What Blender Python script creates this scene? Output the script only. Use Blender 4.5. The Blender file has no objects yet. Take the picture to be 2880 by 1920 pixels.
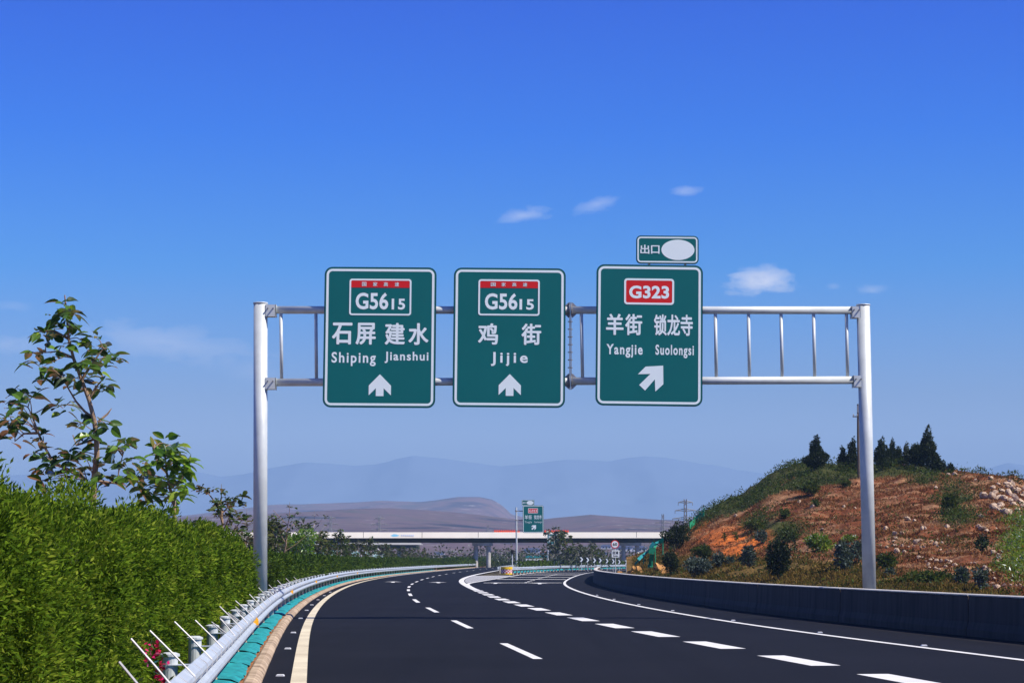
import bpy, math, random
import numpy as np
from mathutils import Vector
C = bpy.context.scene.collection
sc = bpy.context.scene
R = math.radians
rng = np.random.default_rng(7)
random.seed(5)

# ------------------------------------------------------------------ camera, world, sun, exposure
F = 5865.0; PITCH = math.atan(612 / F); HC = 1.654      # focal length in survey pixels, pitch, eye height
cam_d = bpy.data.cameras.new('camera'); cam = bpy.data.objects.new('camera', cam_d); C.objects.link(cam)
cam.location = (0, 0, HC); cam.rotation_euler = (math.pi / 2 + PITCH, 0, 0)
cam_d.sensor_width = 36; cam_d.lens = 36 * F / 2880; cam_d.clip_start = 0.5; cam_d.clip_end = 60000
sc.camera = cam
sc.view_settings.view_transform = 'Standard'; sc.view_settings.look = 'None'
sc.view_settings.gamma = 1; sc.view_settings.exposure = 0.5; sc.view_settings.use_curve_mapping = False
sc.cycles.use_denoising = True
sc.cycles.max_bounces = 8; sc.cycles.volume_bounces = 0
sc.cycles.transparent_max_bounces = 8
SUN_EL, SUN_DEV = 50.0, 23.0
sun_d = bpy.data.lights.new('sun', 'SUN'); sun = bpy.data.objects.new('sun', sun_d); C.objects.link(sun)
sun_d.energy = 4.6; sun_d.angle = R(0.5); sun_d.color = (1.0, 0.94, 0.84)
to_sun = Vector((math.cos(R(SUN_EL)) * math.cos(R(SUN_DEV)), -math.cos(R(SUN_EL)) * math.sin(R(SUN_DEV)), math.sin(R(SUN_EL))))
sun.rotation_euler = to_sun.to_track_quat('Z', 'Y').to_euler()
sun.location = (40, -20, 60)


def ray(px, py):
    u = (px - 1440) / F; v = (960 - py) / F
    return (u, math.cos(PITCH) - v * math.sin(PITCH), math.sin(PITCH) + v * math.cos(PITCH))


def G(px, py, z=0.0):
    r = ray(px, py); t = (z - HC) / r[2]
    return r[0] * t, r[1] * t


def at(px, py, Y):
    r = ray(px, py); t = Y / r[1]
    return Vector((r[0] * t, Y, HC + r[2] * t))


def proj(x, y, z):
    z = z - HC; c, s = math.cos(PITCH), math.sin(PITCH)
    f = y * c + z * s; v = -y * s + z * c
    return 1440 + F * x / f, 960 - F * v / f


class NT:
    def __init__(s, nt):
        s.nt = nt; s.n = nt.nodes; s.l = nt.links
    def add(s, t, **k):
        n = s.n.new(t)
        for a, b in k.items():
            setattr(n, a, b)
        return n
    def put(s, sock, v):
        if isinstance(v, bpy.types.NodeSocket):
            s.l.new(v, sock)
        elif v is not None:
            sock.default_value = v
    def math(s, op, a, b=None, c=None, clamp=False):
        n = s.add('ShaderNodeMath', operation=op, use_clamp=clamp)
        s.put(n.inputs[0], a); s.put(n.inputs[1], b); s.put(n.inputs[2], c)
        return n.outputs[0]
    def mix(s, f, a, b, mode='MIX'):
        n = s.add('ShaderNodeMix', data_type='RGBA', blend_type=mode)
        s.put(n.inputs[0], f); s.put(n.inputs[6], a); s.put(n.inputs[7], b)
        return n.outputs[2]
    def ramp(s, f, stops):
        n = s.add('ShaderNodeValToRGB')
        e = n.color_ramp.elements
        while len(e) < len(stops):
            e.new(0.5)
        for i, (p, c) in enumerate(stops):
            e[i].position = p; e[i].color = (*c, 1) if len(c) == 3 else c
        s.put(n.inputs[0], f)
        return n.outputs[0]
    def noise(s, vec, scale, detail=4, rough=0.55, dist=0.0):
        n = s.add('ShaderNodeTexNoise'); s.put(n.inputs['Vector'], vec)
        n.inputs['Scale'].default_value = scale; n.inputs['Detail'].default_value = detail
        n.inputs['Roughness'].default_value = rough; n.inputs['Distortion'].default_value = dist
        return n.outputs[0]


world = bpy.data.worlds.new('World'); sc.world = world; world.use_nodes = True
w = NT(world.node_tree); w.n.clear()
sky = w.add('ShaderNodeTexSky', sky_type='NISHITA'); sky.sun_disc = False
sky.sun_elevation = R(SUN_EL); sky.sun_rotation = R(90 + SUN_DEV); sky.altitude = 1300; sky.air_density = 1.0; sky.dust_density = 0.3; sky.ozone_density = 2.0
tc = w.add('ShaderNodeTexCoord'); sep = w.add('ShaderNodeSeparateXYZ'); w.l.new(tc.outputs['Generated'], sep.inputs[0])
dx, dy, dz = sep.outputs
grade = w.ramp(dz, [(0.0, (.68, .61, .77)), (0.050, (.55, .54, .715)), (0.0593, (.545, .548, .725)), (0.0767, (.44, .481, .658)), (0.138, (.11, .439, .863)), (0.201, (.005, .307, .996)), (0.262, (.002, .214, .993)), (0.45, (.010, .19, .80)), (1.0, (.07, .20, .55))])
skyc = w.mix(1.0, sky.outputs[0], grade, 'MULTIPLY')
yy = w.math('MAXIMUM', dy, 0.02)
uu = w.math('DIVIDE', dx, yy); vv = w.math('DIVIDE', dz, yy)
cvec = w.add('ShaderNodeCombineXYZ'); w.put(cvec.inputs[0], uu); w.put(cvec.inputs[1], w.math('MULTIPLY', vv, 2.2))
nz = w.noise(cvec.outputs[0], 62, 7, 0.62, 0.3)
nzf = w.math('MULTIPLY_ADD', nz, 2.3, -1.15)
dens = None
for (cx, cy, ax, ay, tilt, amt) in [(2142, 790, 98, 42, 0, 1.0), (1470, 606, 75, 22, -.10, .42), (1680, 575, 62, 22, -.2, .34), (1927, 537, 44, 15, -.1, .36),
                                    (2455, 815, 44, 16, 0, .30), (455, 962, 260, 50, .12, .38), (30, 968, 120, 26, 0, .28), (720, 1040, 70, 40, 0, .18), (2345, 805, 22, 9, 0, .2), (40, 860, 60, 14, 0, .15)]:
    r0 = ray(cx, cy); u0 = r0[0] / r0[1]; v0 = r0[2] / r0[1]
    du = w.math('SUBTRACT', uu, u0); dv = w.math('SUBTRACT', vv, v0)
    dv = w.math('ADD', dv, w.math('MULTIPLY', du, tilt))
    a = w.math('DIVIDE', du, ax / F); b = w.math('DIVIDE', dv, ay / F)
    d = w.math('SQRT', w.math('ADD', w.math('MULTIPLY', a, a), w.math('MULTIPLY', b, b)))
    d = w.math('ADD', d, w.math('MULTIPLY', nzf, 1.25))
    k = w.math('MULTIPLY', w.math('MINIMUM', 1.0, w.math('MAXIMUM', w.math('MULTIPLY_ADD', d, -1.05, 1.18), 0.0)), amt)
    dens = k if dens is None else w.math('MAXIMUM', dens, k)
dens = w.math('MULTIPLY', w.math('MAXIMUM', dens, 0.0), w.math('GREATER_THAN', dy, 0.05))
cl_sh = w.ramp(w.math('MULTIPLY_ADD', nz, 1.0, 0.0), [(0.3, (2.9, 3.6, 5.4)), (0.62, (5.6, 5.7, 6.5))])
skyc = w.mix(dens, skyc, cl_sh)
bg = w.add('ShaderNodeBackground'); w.l.new(skyc, bg.inputs[0]); bg.inputs[1].default_value = 0.125
wo = w.add('ShaderNodeOutputWorld'); w.l.new(bg.outputs[0], wo.inputs[0])


# ------------------------------------------------------------------ materials
def mat(name, col, rough=.7, metal=0.0, var=.25, scale=3.0, bump=0.0, bscale=40, spec=.4, dark=None, coords='Object', detail=5):
    m = bpy.data.materials.new(name); m.use_nodes = True
    t = NT(m.node_tree); b = t.n['Principled BSDF']
    co = t.add('ShaderNodeTexCoord').outputs[coords]
    n = t.noise(co, scale, detail, .6)
    c1 = [min(1, c * (1 + var)) for c in col]; c0 = dark or [c * (1 - var) for c in col]
    t.l.new(t.ramp(n, [(.3, c0), (.7, c1)]), b.inputs['Base Color'])
    b.inputs['Roughness'].default_value = rough; b.inputs['Metallic'].default_value = metal
    b.inputs['Specular IOR Level'].default_value = spec
    if bump:
        bn = t.add('ShaderNodeBump'); bn.inputs['Strength'].default_value = bump
        t.l.new(t.noise(co, bscale, 4), bn.inputs['Height']); t.l.new(bn.outputs[0], b.inputs['Normal'])
    return m


def leafmat(name, cols, trans=.35, rough=.5, gloss=.25):
    m = bpy.data.materials.new(name); m.use_nodes = True
    t = NT(m.node_tree); t.n.clear()
    g = t.add('ShaderNodeNewGeometry')
    k = len(cols)
    c = t.ramp(g.outputs['Random Per Island'], [(i / k, cc) for i, cc in enumerate(cols)])
    c.node.color_ramp.interpolation = 'CONSTANT'
    d = t.add('ShaderNodeBsdfDiffuse'); t.l.new(c, d.inputs[0])
    tr = t.add('ShaderNodeBsdfTranslucent')
    t.l.new(t.mix(1.0, c, (1.5, 1.45, .6, 1), 'MULTIPLY'), tr.inputs[0])
    mx = t.add('ShaderNodeMixShader'); mx.inputs[0].default_value = trans
    t.l.new(d.outputs[0], mx.inputs[1]); t.l.new(tr.outputs[0], mx.inputs[2])
    gl = t.add('ShaderNodeBsdfGlossy'); gl.inputs['Roughness'].default_value = rough
    gl.inputs[0].default_value = (.9, .95, 1, 1)
    fr = t.add('ShaderNodeFresnel'); fr.inputs[0].default_value = 1.35
    mx2 = t.add('ShaderNodeMixShader'); t.l.new(t.math('MULTIPLY', fr.outputs[0], gloss), mx2.inputs[0])
    t.l.new(mx.outputs[0], mx2.inputs[1]); t.l.new(gl.outputs[0], mx2.inputs[2])
    o = t.add('ShaderNodeOutputMaterial'); t.l.new(mx2.outputs[0], o.inputs[0])
    return m


M = {}
M['steel'] = mat('galvanised_steel', (.59, .62, .61), .5, .12, .10, 2.5, .05, 60)
M['steel_dark'] = mat('weathered_steel', (.30, .29, .29), .5, .4, .3, 6)
M['rail'] = mat('rail_steel', (.49, .54, .58), .45, .15, .12, 1.5, .04, 30)
M['post_sunlit'] = mat('painted_sunlight_steel', (.66, .55, .36), .6, 0, .15, 3)  # warm sunlight on the lower posts, put into the colour
M['wire'] = mat('bare_steel_rod', (.60, .58, .57), .5, .2, .2, 8)
M['asphalt'] = None
M['concrete'] = mat('light_concrete', (.46, .43, .38), .9, 0, .25, 1.2, .25, 25)
M['kerb'] = mat('kerb_stone', (.42, .32, .22), .95, 0, .45, 2.2, .6, 14, dark=(.20, .13, .08))
M['bridge'] = mat('bridge_white_paint', (.90, .84, .73), .8, 0, .07, .15)
M['bridge_dark'] = mat('girder_shade_and_joint_concrete', (.028, .027, .03), .9, 0, .3, .2)  # shade under the deck put into the girder colour; dark joints share it
M['white'] = mat('white_paint', (.80, .80, .79), .6, 0, .05, 3)
M['road_white'] = mat('thermoplastic_white', (.72, .71, .68), .8, 0, .12, 1.3, .1, 60)
M['road_cream'] = mat('thermoplastic_cream', (.66, .585, .42), .8, 0, .16, .7, .1, 60, dark=(.52, .44, .30))
M['sign_green'] = mat('reflective_green_sheeting', (.001, .138, .132), .45, 0, .05, .7, spec=.3)
M['sign_edge'] = mat('sign_edge_green', (.003, .05, .062), .5, 0, .1, 2)
M['sign_white'] = mat('reflective_white_sheeting', (.90, .98, .95), .5, 0, .02, 2)
M['sign_red'] = mat('reflective_red_sheeting', (.75, .008, .006), .5, 0, .05, 2)
M['alu'] = mat('aluminium_back', (.5, .5, .5), .5, .5, .1, 4)
M['black'] = mat('black_paint', (.012, .012, .015), .6, 0, .3, 4)
M['amber'] = mat('amber_reflector', (.95, .42, .02), .3, 0, .1, 20)
M['orange'] = mat('orange_red_plastic', (.85, .09, .02), .5, 0, .1, 3)
M['yellow'] = mat('yellow_plastic', (.85, .55, .01), .5, 0, .1, 3)
M['teal_sheet'] = mat('turquoise_sheet', (.012, .29, .30), .8, 0, .3, 6, .8, 14, dark=(.006, .15, .17))
M['teal_panel'] = mat('pale_turquoise_panel', (.32, .62, .64), .6, 0, .15, .8)
M['green_net'] = mat('green_netting', (.01, .26, .13), .85, 0, .3, 9, .4, 40)
M['bark'] = mat('pale_bark', (.30, .20, .13), .95, 0, .4, 9, .5, 60)
M['bark_grey'] = mat('grey_bark', (.36, .33, .29), .95, 0, .35, 9, .5, 60)
M['bark_dark'] = mat('dark_bark', (.09, .065, .05), .95, 0, .35, 9, .5, 60)
M['rock'] = mat('pale_limestone', (.54, .42, .30), .95, 0, .35, 1.9, .9, 5, dark=(.24, .125, .07))
M['rock_orange'] = mat('orange_rock', (.50, .25, .08), .95, 0, .35, 1.6, .7, 6)
M['soil'] = mat('red_soil', (.30, .12, .045), 1, 0, .45, 3, .8, 20, dark=(.14, .06, .025))
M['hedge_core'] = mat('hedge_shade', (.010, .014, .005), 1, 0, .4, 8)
M['leaf_hedge'] = leafmat('hedge_leaf', [(.035, .065, .006), (.08, .14, .009), (.13, .20, .012), (.18, .25, .015), (.25, .30, .030), (.12, .10, .035), (.055, .10, .008)], .35, .6, .06)
M['leaf_hedge_far'] = leafmat('far_hedge_leaf', [(.025, .052, .007), (.045, .09, .009), (.075, .13, .012), (.11, .16, .018)], .25, .7, .03)
M['leaf_big'] = leafmat('broad_leaf', [(0.033, 0.083, 0.015), (0.053, 0.120, 0.018), (0.090, 0.188, 0.019), (0.135, 0.255, 0.021), (0.045, 0.102, 0.015), (0.083, 0.165, 0.024), (0.053, 0.120, 0.018), (0.240, 0.360, 0.030), (0.068, 0.135, 0.019), (0.105, 0.195, 0.024), (0.053, 0.112, 0.017), (0.105, 0.210, 0.021), (0.030, 0.060, 0.012), (0.130, 0.110, 0.025)], .38, .32, .7)
M['leaf_bright'] = leafmat('bright_broad_leaf', [(0.068, 0.162, 0.016), (0.149, 0.297, 0.022), (0.230, 0.392, 0.027), (0.068, 0.135, 0.019), (0.297, 0.405, 0.041), (0.121, 0.230, 0.022)], .45, .35, .6)
M['leaf_sap'] = leafmat('sapling_leaf', [(.022, .045, .012), (.035, .07, .015), (.06, .10, .02), (.08, .11, .03)], .3, .45, .4)
M['leaf_dusty'] = leafmat('dusty_leaf', [(.05, .065, .03), (.07, .085, .04), (.10, .11, .06), (.045, .05, .03)], .25, .6, .15)
M['leaf_dark'] = leafmat('dark_evergreen_leaf', [(.012, .022, .010), (.02, .034, .014), (.03, .048, .018), (.045, .055, .022)], .2, .7, .05)
M['leaf_blue'] = leafmat('blue_grey_leaf', [(.05, .075, .065), (.075, .105, .09), (.11, .14, .12), (.035, .05, .04)], .2, .7, .06)
M['leaf_shrub'] = leafmat('shrub_leaf', [(.03, .055, .012), (.05, .08, .016), (.07, .10, .02), (.085, .09, .025), (.03, .045, .015)], .3, .7, .03)
M['leaf_lime'] = leafmat('lime_leaf', [(.08, .15, .012), (.12, .20, .016), (.17, .24, .02), (.07, .11, .015)], .4, .5, .2)
M['grass_dry'] = leafmat('dry_grass', [(.11, .038, .016), (.17, .07, .026), (.25, .13, .05), (.10, .045, .016), (.07, .06, .016), (.30, .19, .085), (.13, .05, .02)], .3, .7, .1)
M['grass_olive'] = leafmat('olive_grass', [(.11, .085, .02), (.15, .10, .03), (.08, .085, .018), (.20, .13, .04)], .3, .7, .1)
def grassmat(name, cols, sc_, stretch=(.6, 1.3, 2.2), gain=2.5, per=.38):
    m = bpy.data.materials.new(name); m.use_nodes = True; t = NT(m.node_tree); t.n.clear()
    g = t.add('ShaderNodeNewGeometry').outputs['Random Per Island']; co = t.add('ShaderNodeTexCoord').outputs['Object']
    mp = t.add('ShaderNodeMapping'); t.l.new(co, mp.inputs[0]); mp.inputs['Scale'].default_value = stretch
    f = t.math('ADD', t.math('MULTIPLY', g, per), t.math('MULTIPLY_ADD', t.noise(mp.outputs[0], sc_, 4, .6), gain, .31 - gain / 2))
    c = t.ramp(f, [((i + .5) / len(cols), q) for i, q in enumerate(cols)])
    d = t.add('ShaderNodeBsdfDiffuse'); t.l.new(c, d.inputs[0]); tr = t.add('ShaderNodeBsdfTranslucent'); t.l.new(c, tr.inputs[0])
    mx = t.add('ShaderNodeMixShader'); mx.inputs[0].default_value = .35; t.l.new(d.outputs[0], mx.inputs[1]); t.l.new(tr.outputs[0], mx.inputs[2])
    t.l.new(mx.outputs[0], t.add('ShaderNodeOutputMaterial').inputs[0])
    return m
M['grass_dry'] = grassmat('dry_grass_patches', [(.085, .030, .014), (.14, .05, .02), (.22, .08, .032), (.17, .085, .028), (.30, .135, .055), (.42, .23, .11), (.52, .32, .17)], .28)
M['grass_olive'] = grassmat('olive_grass_patches', [(.075, .07, .014), (.13, .095, .024), (.19, .115, .034), (.10, .10, .02), (.24, .15, .05)], .2)
M['leaf_hedge'] = grassmat('cypress_spray', [(.022, .046, .007), (.042, .084, .008), (.075, .14, .011), (.12, .205, .015), (.18, .265, .020), (.26, .32, .035)], 2.2, (1, 1, .8), 1.6, .55)
M['petal'] = leafmat('magenta_petal', [(.55, .01, .10), (.70, .02, .16), (.45, .005, .06)], .3, .5, .2)
M['house_wall'] = mat('pale_render', (.62, .62, .66), .9, 0, .1, .5)
M['roof_blue'] = mat('blue_roof', (.17, .20, .33), .6, 0, .15, .5)
M['roof_red'] = mat('red_roof', (.40, .06, .04), .7, 0, .2, .5)
M['glass_dark'] = mat('dark_glass', (.03, .035, .05), .2, 0, .1, .5)
M['wood_pole'] = mat('weathered_pole', (.10, .075, .06), .9, 0, .3, 6)


def asphalt():
    m = bpy.data.materials.new('asphalt'); m.use_nodes = True
    t = NT(m.node_tree); b = t.n['Principled BSDF']; co = t.add('ShaderNodeTexCoord').outputs['Object']
    base = t.ramp(t.noise(co, .25, 5, .6), [(.3, (.0076, .0084, .0125)), (.7, (.0110, .0116, .0168))])
    grain = t.ramp(t.noise(co, 55, 3, .7), [(.35, (.72, .72, .72)), (.65, (1.25, 1.25, 1.25))])
    mp = t.add('ShaderNodeMapping'); t.l.new(co, mp.inputs[0]); mp.inputs['Scale'].default_value = (1.2, .02, 1); mp.inputs['Rotation'].default_value = (0, 0, R(5))
    streak = t.ramp(t.noise(mp.outputs[0], 1.4, 4, .6), [(.35, (.90, .90, .90)), (.7, (1.14, 1.13, 1.10))])
    c = t.mix(1, t.mix(1, base, grain, 'MULTIPLY'), streak, 'MULTIPLY')
    t.l.new(c, b.inputs['Base Color']); b.inputs['Roughness'].default_value = .9; b.inputs['Specular IOR Level'].default_value = .12
    bn = t.add('ShaderNodeBump'); bn.inputs['Strength'].default_value = .25; bn.inputs['Distance'].default_value = .01
    t.l.new(t.noise(co, 90, 3), bn.inputs['Height']); t.l.new(bn.outputs[0], b.inputs['Normal'])
    return m


M['asphalt'] = asphalt()


# ------------------------------------------------------------------ mesh helpers
class MB:
    def __init__(s):
        s.v = []; s.f = []; s.m = []
    def face(s, pts, mi=0):
        i = len(s.v); s.v += [tuple(p) for p in pts]; s.f.append(tuple(range(i, i + len(pts)))); s.m.append(mi)
    def box(s, c, d, rz=0.0, mi=0):
        ca, sa = math.cos(rz), math.sin(rz); i = len(s.v)
        for z in (-1, 1):
            for y in (-1, 1):
                for x in (-1, 1):
                    X, Y = x * d[0] / 2, y * d[1] / 2
                    s.v.append((c[0] + X * ca - Y * sa, c[1] + X * sa + Y * ca, c[2] + z * d[2] / 2))
        for q in ((0, 2, 3, 1), (4, 5, 7, 6), (0, 1, 5, 4), (2, 6, 7, 3), (0, 4, 6, 2), (1, 3, 7, 5)):
            s.f.append(tuple(i + k for k in q)); s.m.append(mi)
    def tube(s, pts, rad, n=8, mi=0, cap=True):
        pts = [Vector(p) for p in pts]; rs = rad if hasattr(rad, '__len__') else [rad] * len(pts)
        base = len(s.v)
        for k, p in enumerate(pts):
            d = (pts[min(k + 1, len(pts) - 1)] - pts[max(k - 1, 0)]).normalized()
            a = d.orthogonal().normalized() if abs(d.z) < .9 else (Vector((1, 0, 0)) - d * d.x).normalized()
            if abs(d.z) < .9:
                a = d.cross(Vector((0, 0, 1))).normalized()
            b = d.cross(a)
            for j in range(n):
                t = 2 * math.pi * j / n
                s.v.append(tuple(p + (a * math.cos(t) + b * math.sin(t)) * rs[k]))
        for k in range(len(pts) - 1):
            for j in range(n):
                j2 = (j + 1) % n
                s.f.append((base + k * n + j, base + k * n + j2, base + (k + 1) * n + j2, base + (k + 1) * n + j)); s.m.append(mi)
        if cap:
            s.f.append(tuple(base + j for j in reversed(range(n)))); s.m.append(mi)
            s.f.append(tuple(base + (len(pts) - 1) * n + j for j in range(n))); s.m.append(mi)
    def sweep(s, path, prof, closed=True, mi=0, caps=True):
        """path: (x, y, z) list; prof: (d, h), d to the right of travel."""
        base = len(s.v); n = len(prof)
        for k, p in enumerate(path):
            a = path[max(k - 1, 0)]; b = path[min(k + 1, len(path) - 1)]
            tx, ty = b[0] - a[0], b[1] - a[1]; L = math.hypot(tx, ty); rx, ry = ty / L, -tx / L
            for d, h in prof:
                s.v.append((p[0] + rx * d, p[1] + ry * d, p[2] + h))
        for k in range(len(path) - 1):
            for j in range(n if closed else n - 1):
                j2 = (j + 1) % n
                s.f.append((base + k * n + j, base + k * n + j2, base + (k + 1) * n + j2, base + (k + 1) * n + j)); s.m.append(mi)
        if closed and caps:
            s.f.append(tuple(base + j for j in range(n))); s.m.append(mi)
            s.f.append(tuple(base + (len(path) - 1) * n + j for j in reversed(range(n)))); s.m.append(mi)
    def prism(s, poly, y0, y1, mi=0):
        """poly of (x, z), extruded from y0 (front, towards the viewer) to y1."""
        n = len(poly); i = len(s.v)
        s.v += [(x, y0, z) for x, z in poly] + [(x, y1, z) for x, z in poly]
        s.f.append(tuple(range(i, i + n))); s.m.append(mi)
        s.f.append(tuple(reversed(range(i + n, i + 2 * n)))); s.m.append(mi)
        for j in range(n):
            j2 = (j + 1) % n
            s.f.append((i + j, i + n + j, i + n + j2, i + j2)); s.m.append(mi)
    def ring(s, outer, inner, y0, y1, mi=0):
        n = len(outer); i = len(s.v)
        for y in (y0, y1):
            s.v += [(x, y, z) for x, z in outer] + [(x, y, z) for x, z in inner]
        for j in range(n):
            k = (j + 1) % n
            s.f.append((i + j, i + k, i + n + k, i + n + j)); s.m.append(mi)
            s.f.append((i + j, i + 2 * n + j, i + 2 * n + k, i + k)); s.m.append(mi)
            s.f.append((i + n + k, i + 3 * n + k, i + 3 * n + j, i + n + j)); s.m.append(mi)
    def build(s, name, mats, parent=None, smooth=False, origin=None):
        me = bpy.data.meshes.new(name)
        v = s.v
        if origin is not None and parent is None:
            v = [(a - origin[0], b - origin[1], c - origin[2]) for a, b, c in v]
        me.from_pydata(v, [], s.f)
        for m in (mats if isinstance(mats, (list, tuple)) else [mats]):
            me.materials.append(m)
        me.polygons.foreach_set('material_index', s.m)
        if smooth:
            me.polygons.foreach_set('use_smooth', [True] * len(s.f))
        me.update()
        o = bpy.data.objects.new(name, me); C.objects.link(o)
        if parent:
            o.parent = parent
        elif origin is not None:
            o.location = origin
        return o


def tag(o, label=None, cat=None, group=None, kind=None):
    if label: o['label'] = label
    if cat: o['category'] = cat
    if group: o['group'] = group
    if kind: o['kind'] = kind
    return o


def empty(name, loc, label=None, cat=None, group=None, rz=0.0):
    o = bpy.data.objects.new(name, None); C.objects.link(o); o.location = loc; o.rotation_euler = (0, 0, rz)
    o.empty_display_size = .3
    return tag(o, label, cat, group)


def np_mesh(name, V, nper, m, parent=None, loc=None, smooth=False, mi=None):
    """V (N, nper, 3): N separate polygons of nper corners."""
    V = np.asarray(V, dtype=np.float32); N = V.shape[0]
    me = bpy.data.meshes.new(name)
    me.vertices.add(N * nper); me.vertices.foreach_set('co', V.reshape(-1))
    me.loops.add(N * nper); me.loops.foreach_set('vertex_index', np.arange(N * nper, dtype=np.int32))
    me.polygons.add(N); me.polygons.foreach_set('loop_start', np.arange(0, N * nper, nper, dtype=np.int32))
    me.polygons.foreach_set('loop_total', np.full(N, nper, dtype=np.int32))
    for q in (m if isinstance(m, (list, tuple)) else [m]):
        me.materials.append(q)
    if mi is not None:
        me.polygons.foreach_set('material_index', np.asarray(mi, dtype=np.int32))
    me.update(calc_edges=True)
    o = bpy.data.objects.new(name, me); C.objects.link(o)
    if parent: o.parent = parent
    if loc is not None: o.location = loc
    return o


def grid_mesh(name, P, m, parent=None, smooth=True):
    """P (a, b, 3) grid of points."""
    a, b = P.shape[:2]
    idx = np.arange(a * b).reshape(a, b)
    q = np.stack([idx[:-1, :-1], idx[1:, :-1], idx[1:, 1:], idx[:-1, 1:]], -1).reshape(-1, 4)
    me = bpy.data.meshes.new(name); me.from_pydata(P.reshape(-1, 3).tolist(), [], q.tolist())
    me.materials.append(m)
    if smooth: me.polygons.foreach_set('use_smooth', [True] * len(q))
    me.update(); o = bpy.data.objects.new(name, me); C.objects.link(o)
    if parent: o.parent = parent
    return o


def unit(a):
    return a / np.maximum(np.linalg.norm(a, axis=-1, keepdims=True), 1e-9)


def leaves(P, Dr, L, W, r=rng, curl=0.0):
    """Rhombic leaves at P (N,3) pointing along Dr (N,3); returns (N,4,3)."""
    N = len(P); Dr = unit(Dr)
    s = unit(np.cross(Dr, r.normal(size=(N, 3)) + np.array([0, 0, .6])))
    L = np.broadcast_to(np.asarray(L), (N,))[:, None]; W = np.broadcast_to(np.asarray(W), (N,))[:, None]
    tip = P + Dr * L; mid = P + Dr * L * .45
    nrm = np.cross(s, Dr); mid = mid + nrm * L * curl
    return np.stack([P, mid + s * W / 2, tip, mid - s * W / 2], 1)


def vnoise(x, y, seed=0):
    """smooth 2-d value noise in 0..1"""
    def h(i, j):
        n = np.sin(i * 127.1 + j * 311.7 + seed * 74.7) * 43758.5453
        return n - np.floor(n)
    xi, yi = np.floor(x), np.floor(y); fx, fy = x - xi, y - yi
    fx = fx * fx * (3 - 2 * fx); fy = fy * fy * (3 - 2 * fy)
    return (h(xi, yi) * (1 - fx) + h(xi + 1, yi) * fx) * (1 - fy) + (h(xi, yi + 1) * (1 - fx) + h(xi + 1, yi + 1) * fx) * fy


def fbm(x, y, seed=0, o=4):
    t = 0; a = .5; n = 0
    for i in range(o):
        t = t + a * vnoise(x * 2 ** i, y * 2 ** i, seed + i); n += a; a *= .55
    return t / n


def spline(pts):
    """natural cubic through (z, x) points, linear outside; returns a function of z."""
    z = np.array([p[0] for p in pts], float); x = np.array([p[1] for p in pts], float); n = len(z)
    h = np.diff(z); A = np.eye(n); b = np.zeros(n)
    for i in range(1, n - 1):
        A[i, i - 1] = h[i - 1]; A[i, i] = 2 * (h[i - 1] + h[i]); A[i, i + 1] = h[i]
        b[i] = 6 * ((x[i + 1] - x[i]) / h[i] - (x[i] - x[i - 1]) / h[i - 1])
    m = np.linalg.solve(A, b)
    def f(q):
        q = np.asarray(q, float); i = np.clip(np.searchsorted(z, q) - 1, 0, n - 2)
        t = q - z[i]; hh = h[i]
        v = x[i] + t * ((x[i + 1] - x[i]) / hh - hh * (2 * m[i] + m[i + 1]) / 6) + t * t * m[i] / 2 + t ** 3 * (m[i + 1] - m[i]) / (6 * hh)
        s0 = (x[1] - x[0]) / h[0] - h[0] * m[1] / 6; s1 = (x[-1] - x[-2]) / h[-1] + h[-1] * m[-2] / 6
        v = np.where(q < z[0], x[0] + (q - z[0]) * s0, v); v = np.where(q > z[-1], x[-1] + (q - z[-1]) * s1, v)
        return v
    return f


fL = spline([(28.35, -2.87), (51.25, -5.0), (81.4, -7.36), (115.5, -9.42), (158.3, -11.15), (210, -11.75), (254, -11.3), (345, -9.2), (480, -4.6), (700, 6)])
fLane = spline([(38.8, .1), (54.35, -1.33), (69.5, -2.66), (84.35, -3.86), (99.2, -4.81), (126.4, -6.2), (155.8, -7.08), (186, -7.5), (218, -7.52), (258, -7.1), (297, -6.35), (345, -5.2), (480, -.6), (700, 10)])
fEx = spline([(20, 6.6), (34.95, 4.66), (47.32, 3.13), (58.65, 1.94), (75.6, .44), (92.7, -.78), (115, -2.0), (135, -2.85)])
fG1 = spline([(92.7, -.78), (115, -2.0), (138, -3.1), (160, -3.85), (195, -4.2), (225, -3.95), (269, -3.1), (334, -1.5), (480, 3.5), (700, 14)])
fG2 = spline([(115, -2.0), (132, -2.75), (142, -3.0), (156, -2.55), (177, -1.5), (211, .15), (257, 2.75), (292, 6.3), (335, 13.5), (380, 24)])
fR = spline([(20, 10.4), (34.7, 8.45), (46.87, 6.8), (57.2, 5.72), (72.9, 4.6), (88, 3.93), (114.2, 3.4), (142.3, 3.56), (174, 4.65), (208.8, 6.35), (258, 9.5), (292, 13), (335, 20.5), (380, 31)])


def fW(z):
    return fR(z) + np.interp(z, [40, 53, 65, 91, 142, 400], [3.1, 2.95, 2.65, 2.4, 2.12, 2.1])


def path(f, z0, z1, step, off=0.0, z=0.0):
    zs = np.arange(z0, z1 + 1e-6, step); xs = f(zs)
    dx = (f(zs + .5) - f(zs - .5)); n = np.stack([np.ones_like(dx), -dx], 1) / np.sqrt(1 + dx * dx)[:, None]
    return [(x + n_[0] * off, y + n_[1] * off, z) for x, y, n_ in zip(xs, zs, n)]


def strip(mb, f, a, b, z0, z1, z, step=2.0, mi=0, g=None):
    """flat ribbon from offset a to offset b of curve f (or between curves f and g)."""
    A = path(f, z0, z1, step, a, z); B = path(g or f, z0, z1, step, b, z)
    for k in range(len(A) - 1):
        mb.face([A[k], B[k], B[k + 1], A[k + 1]], mi)


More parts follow.
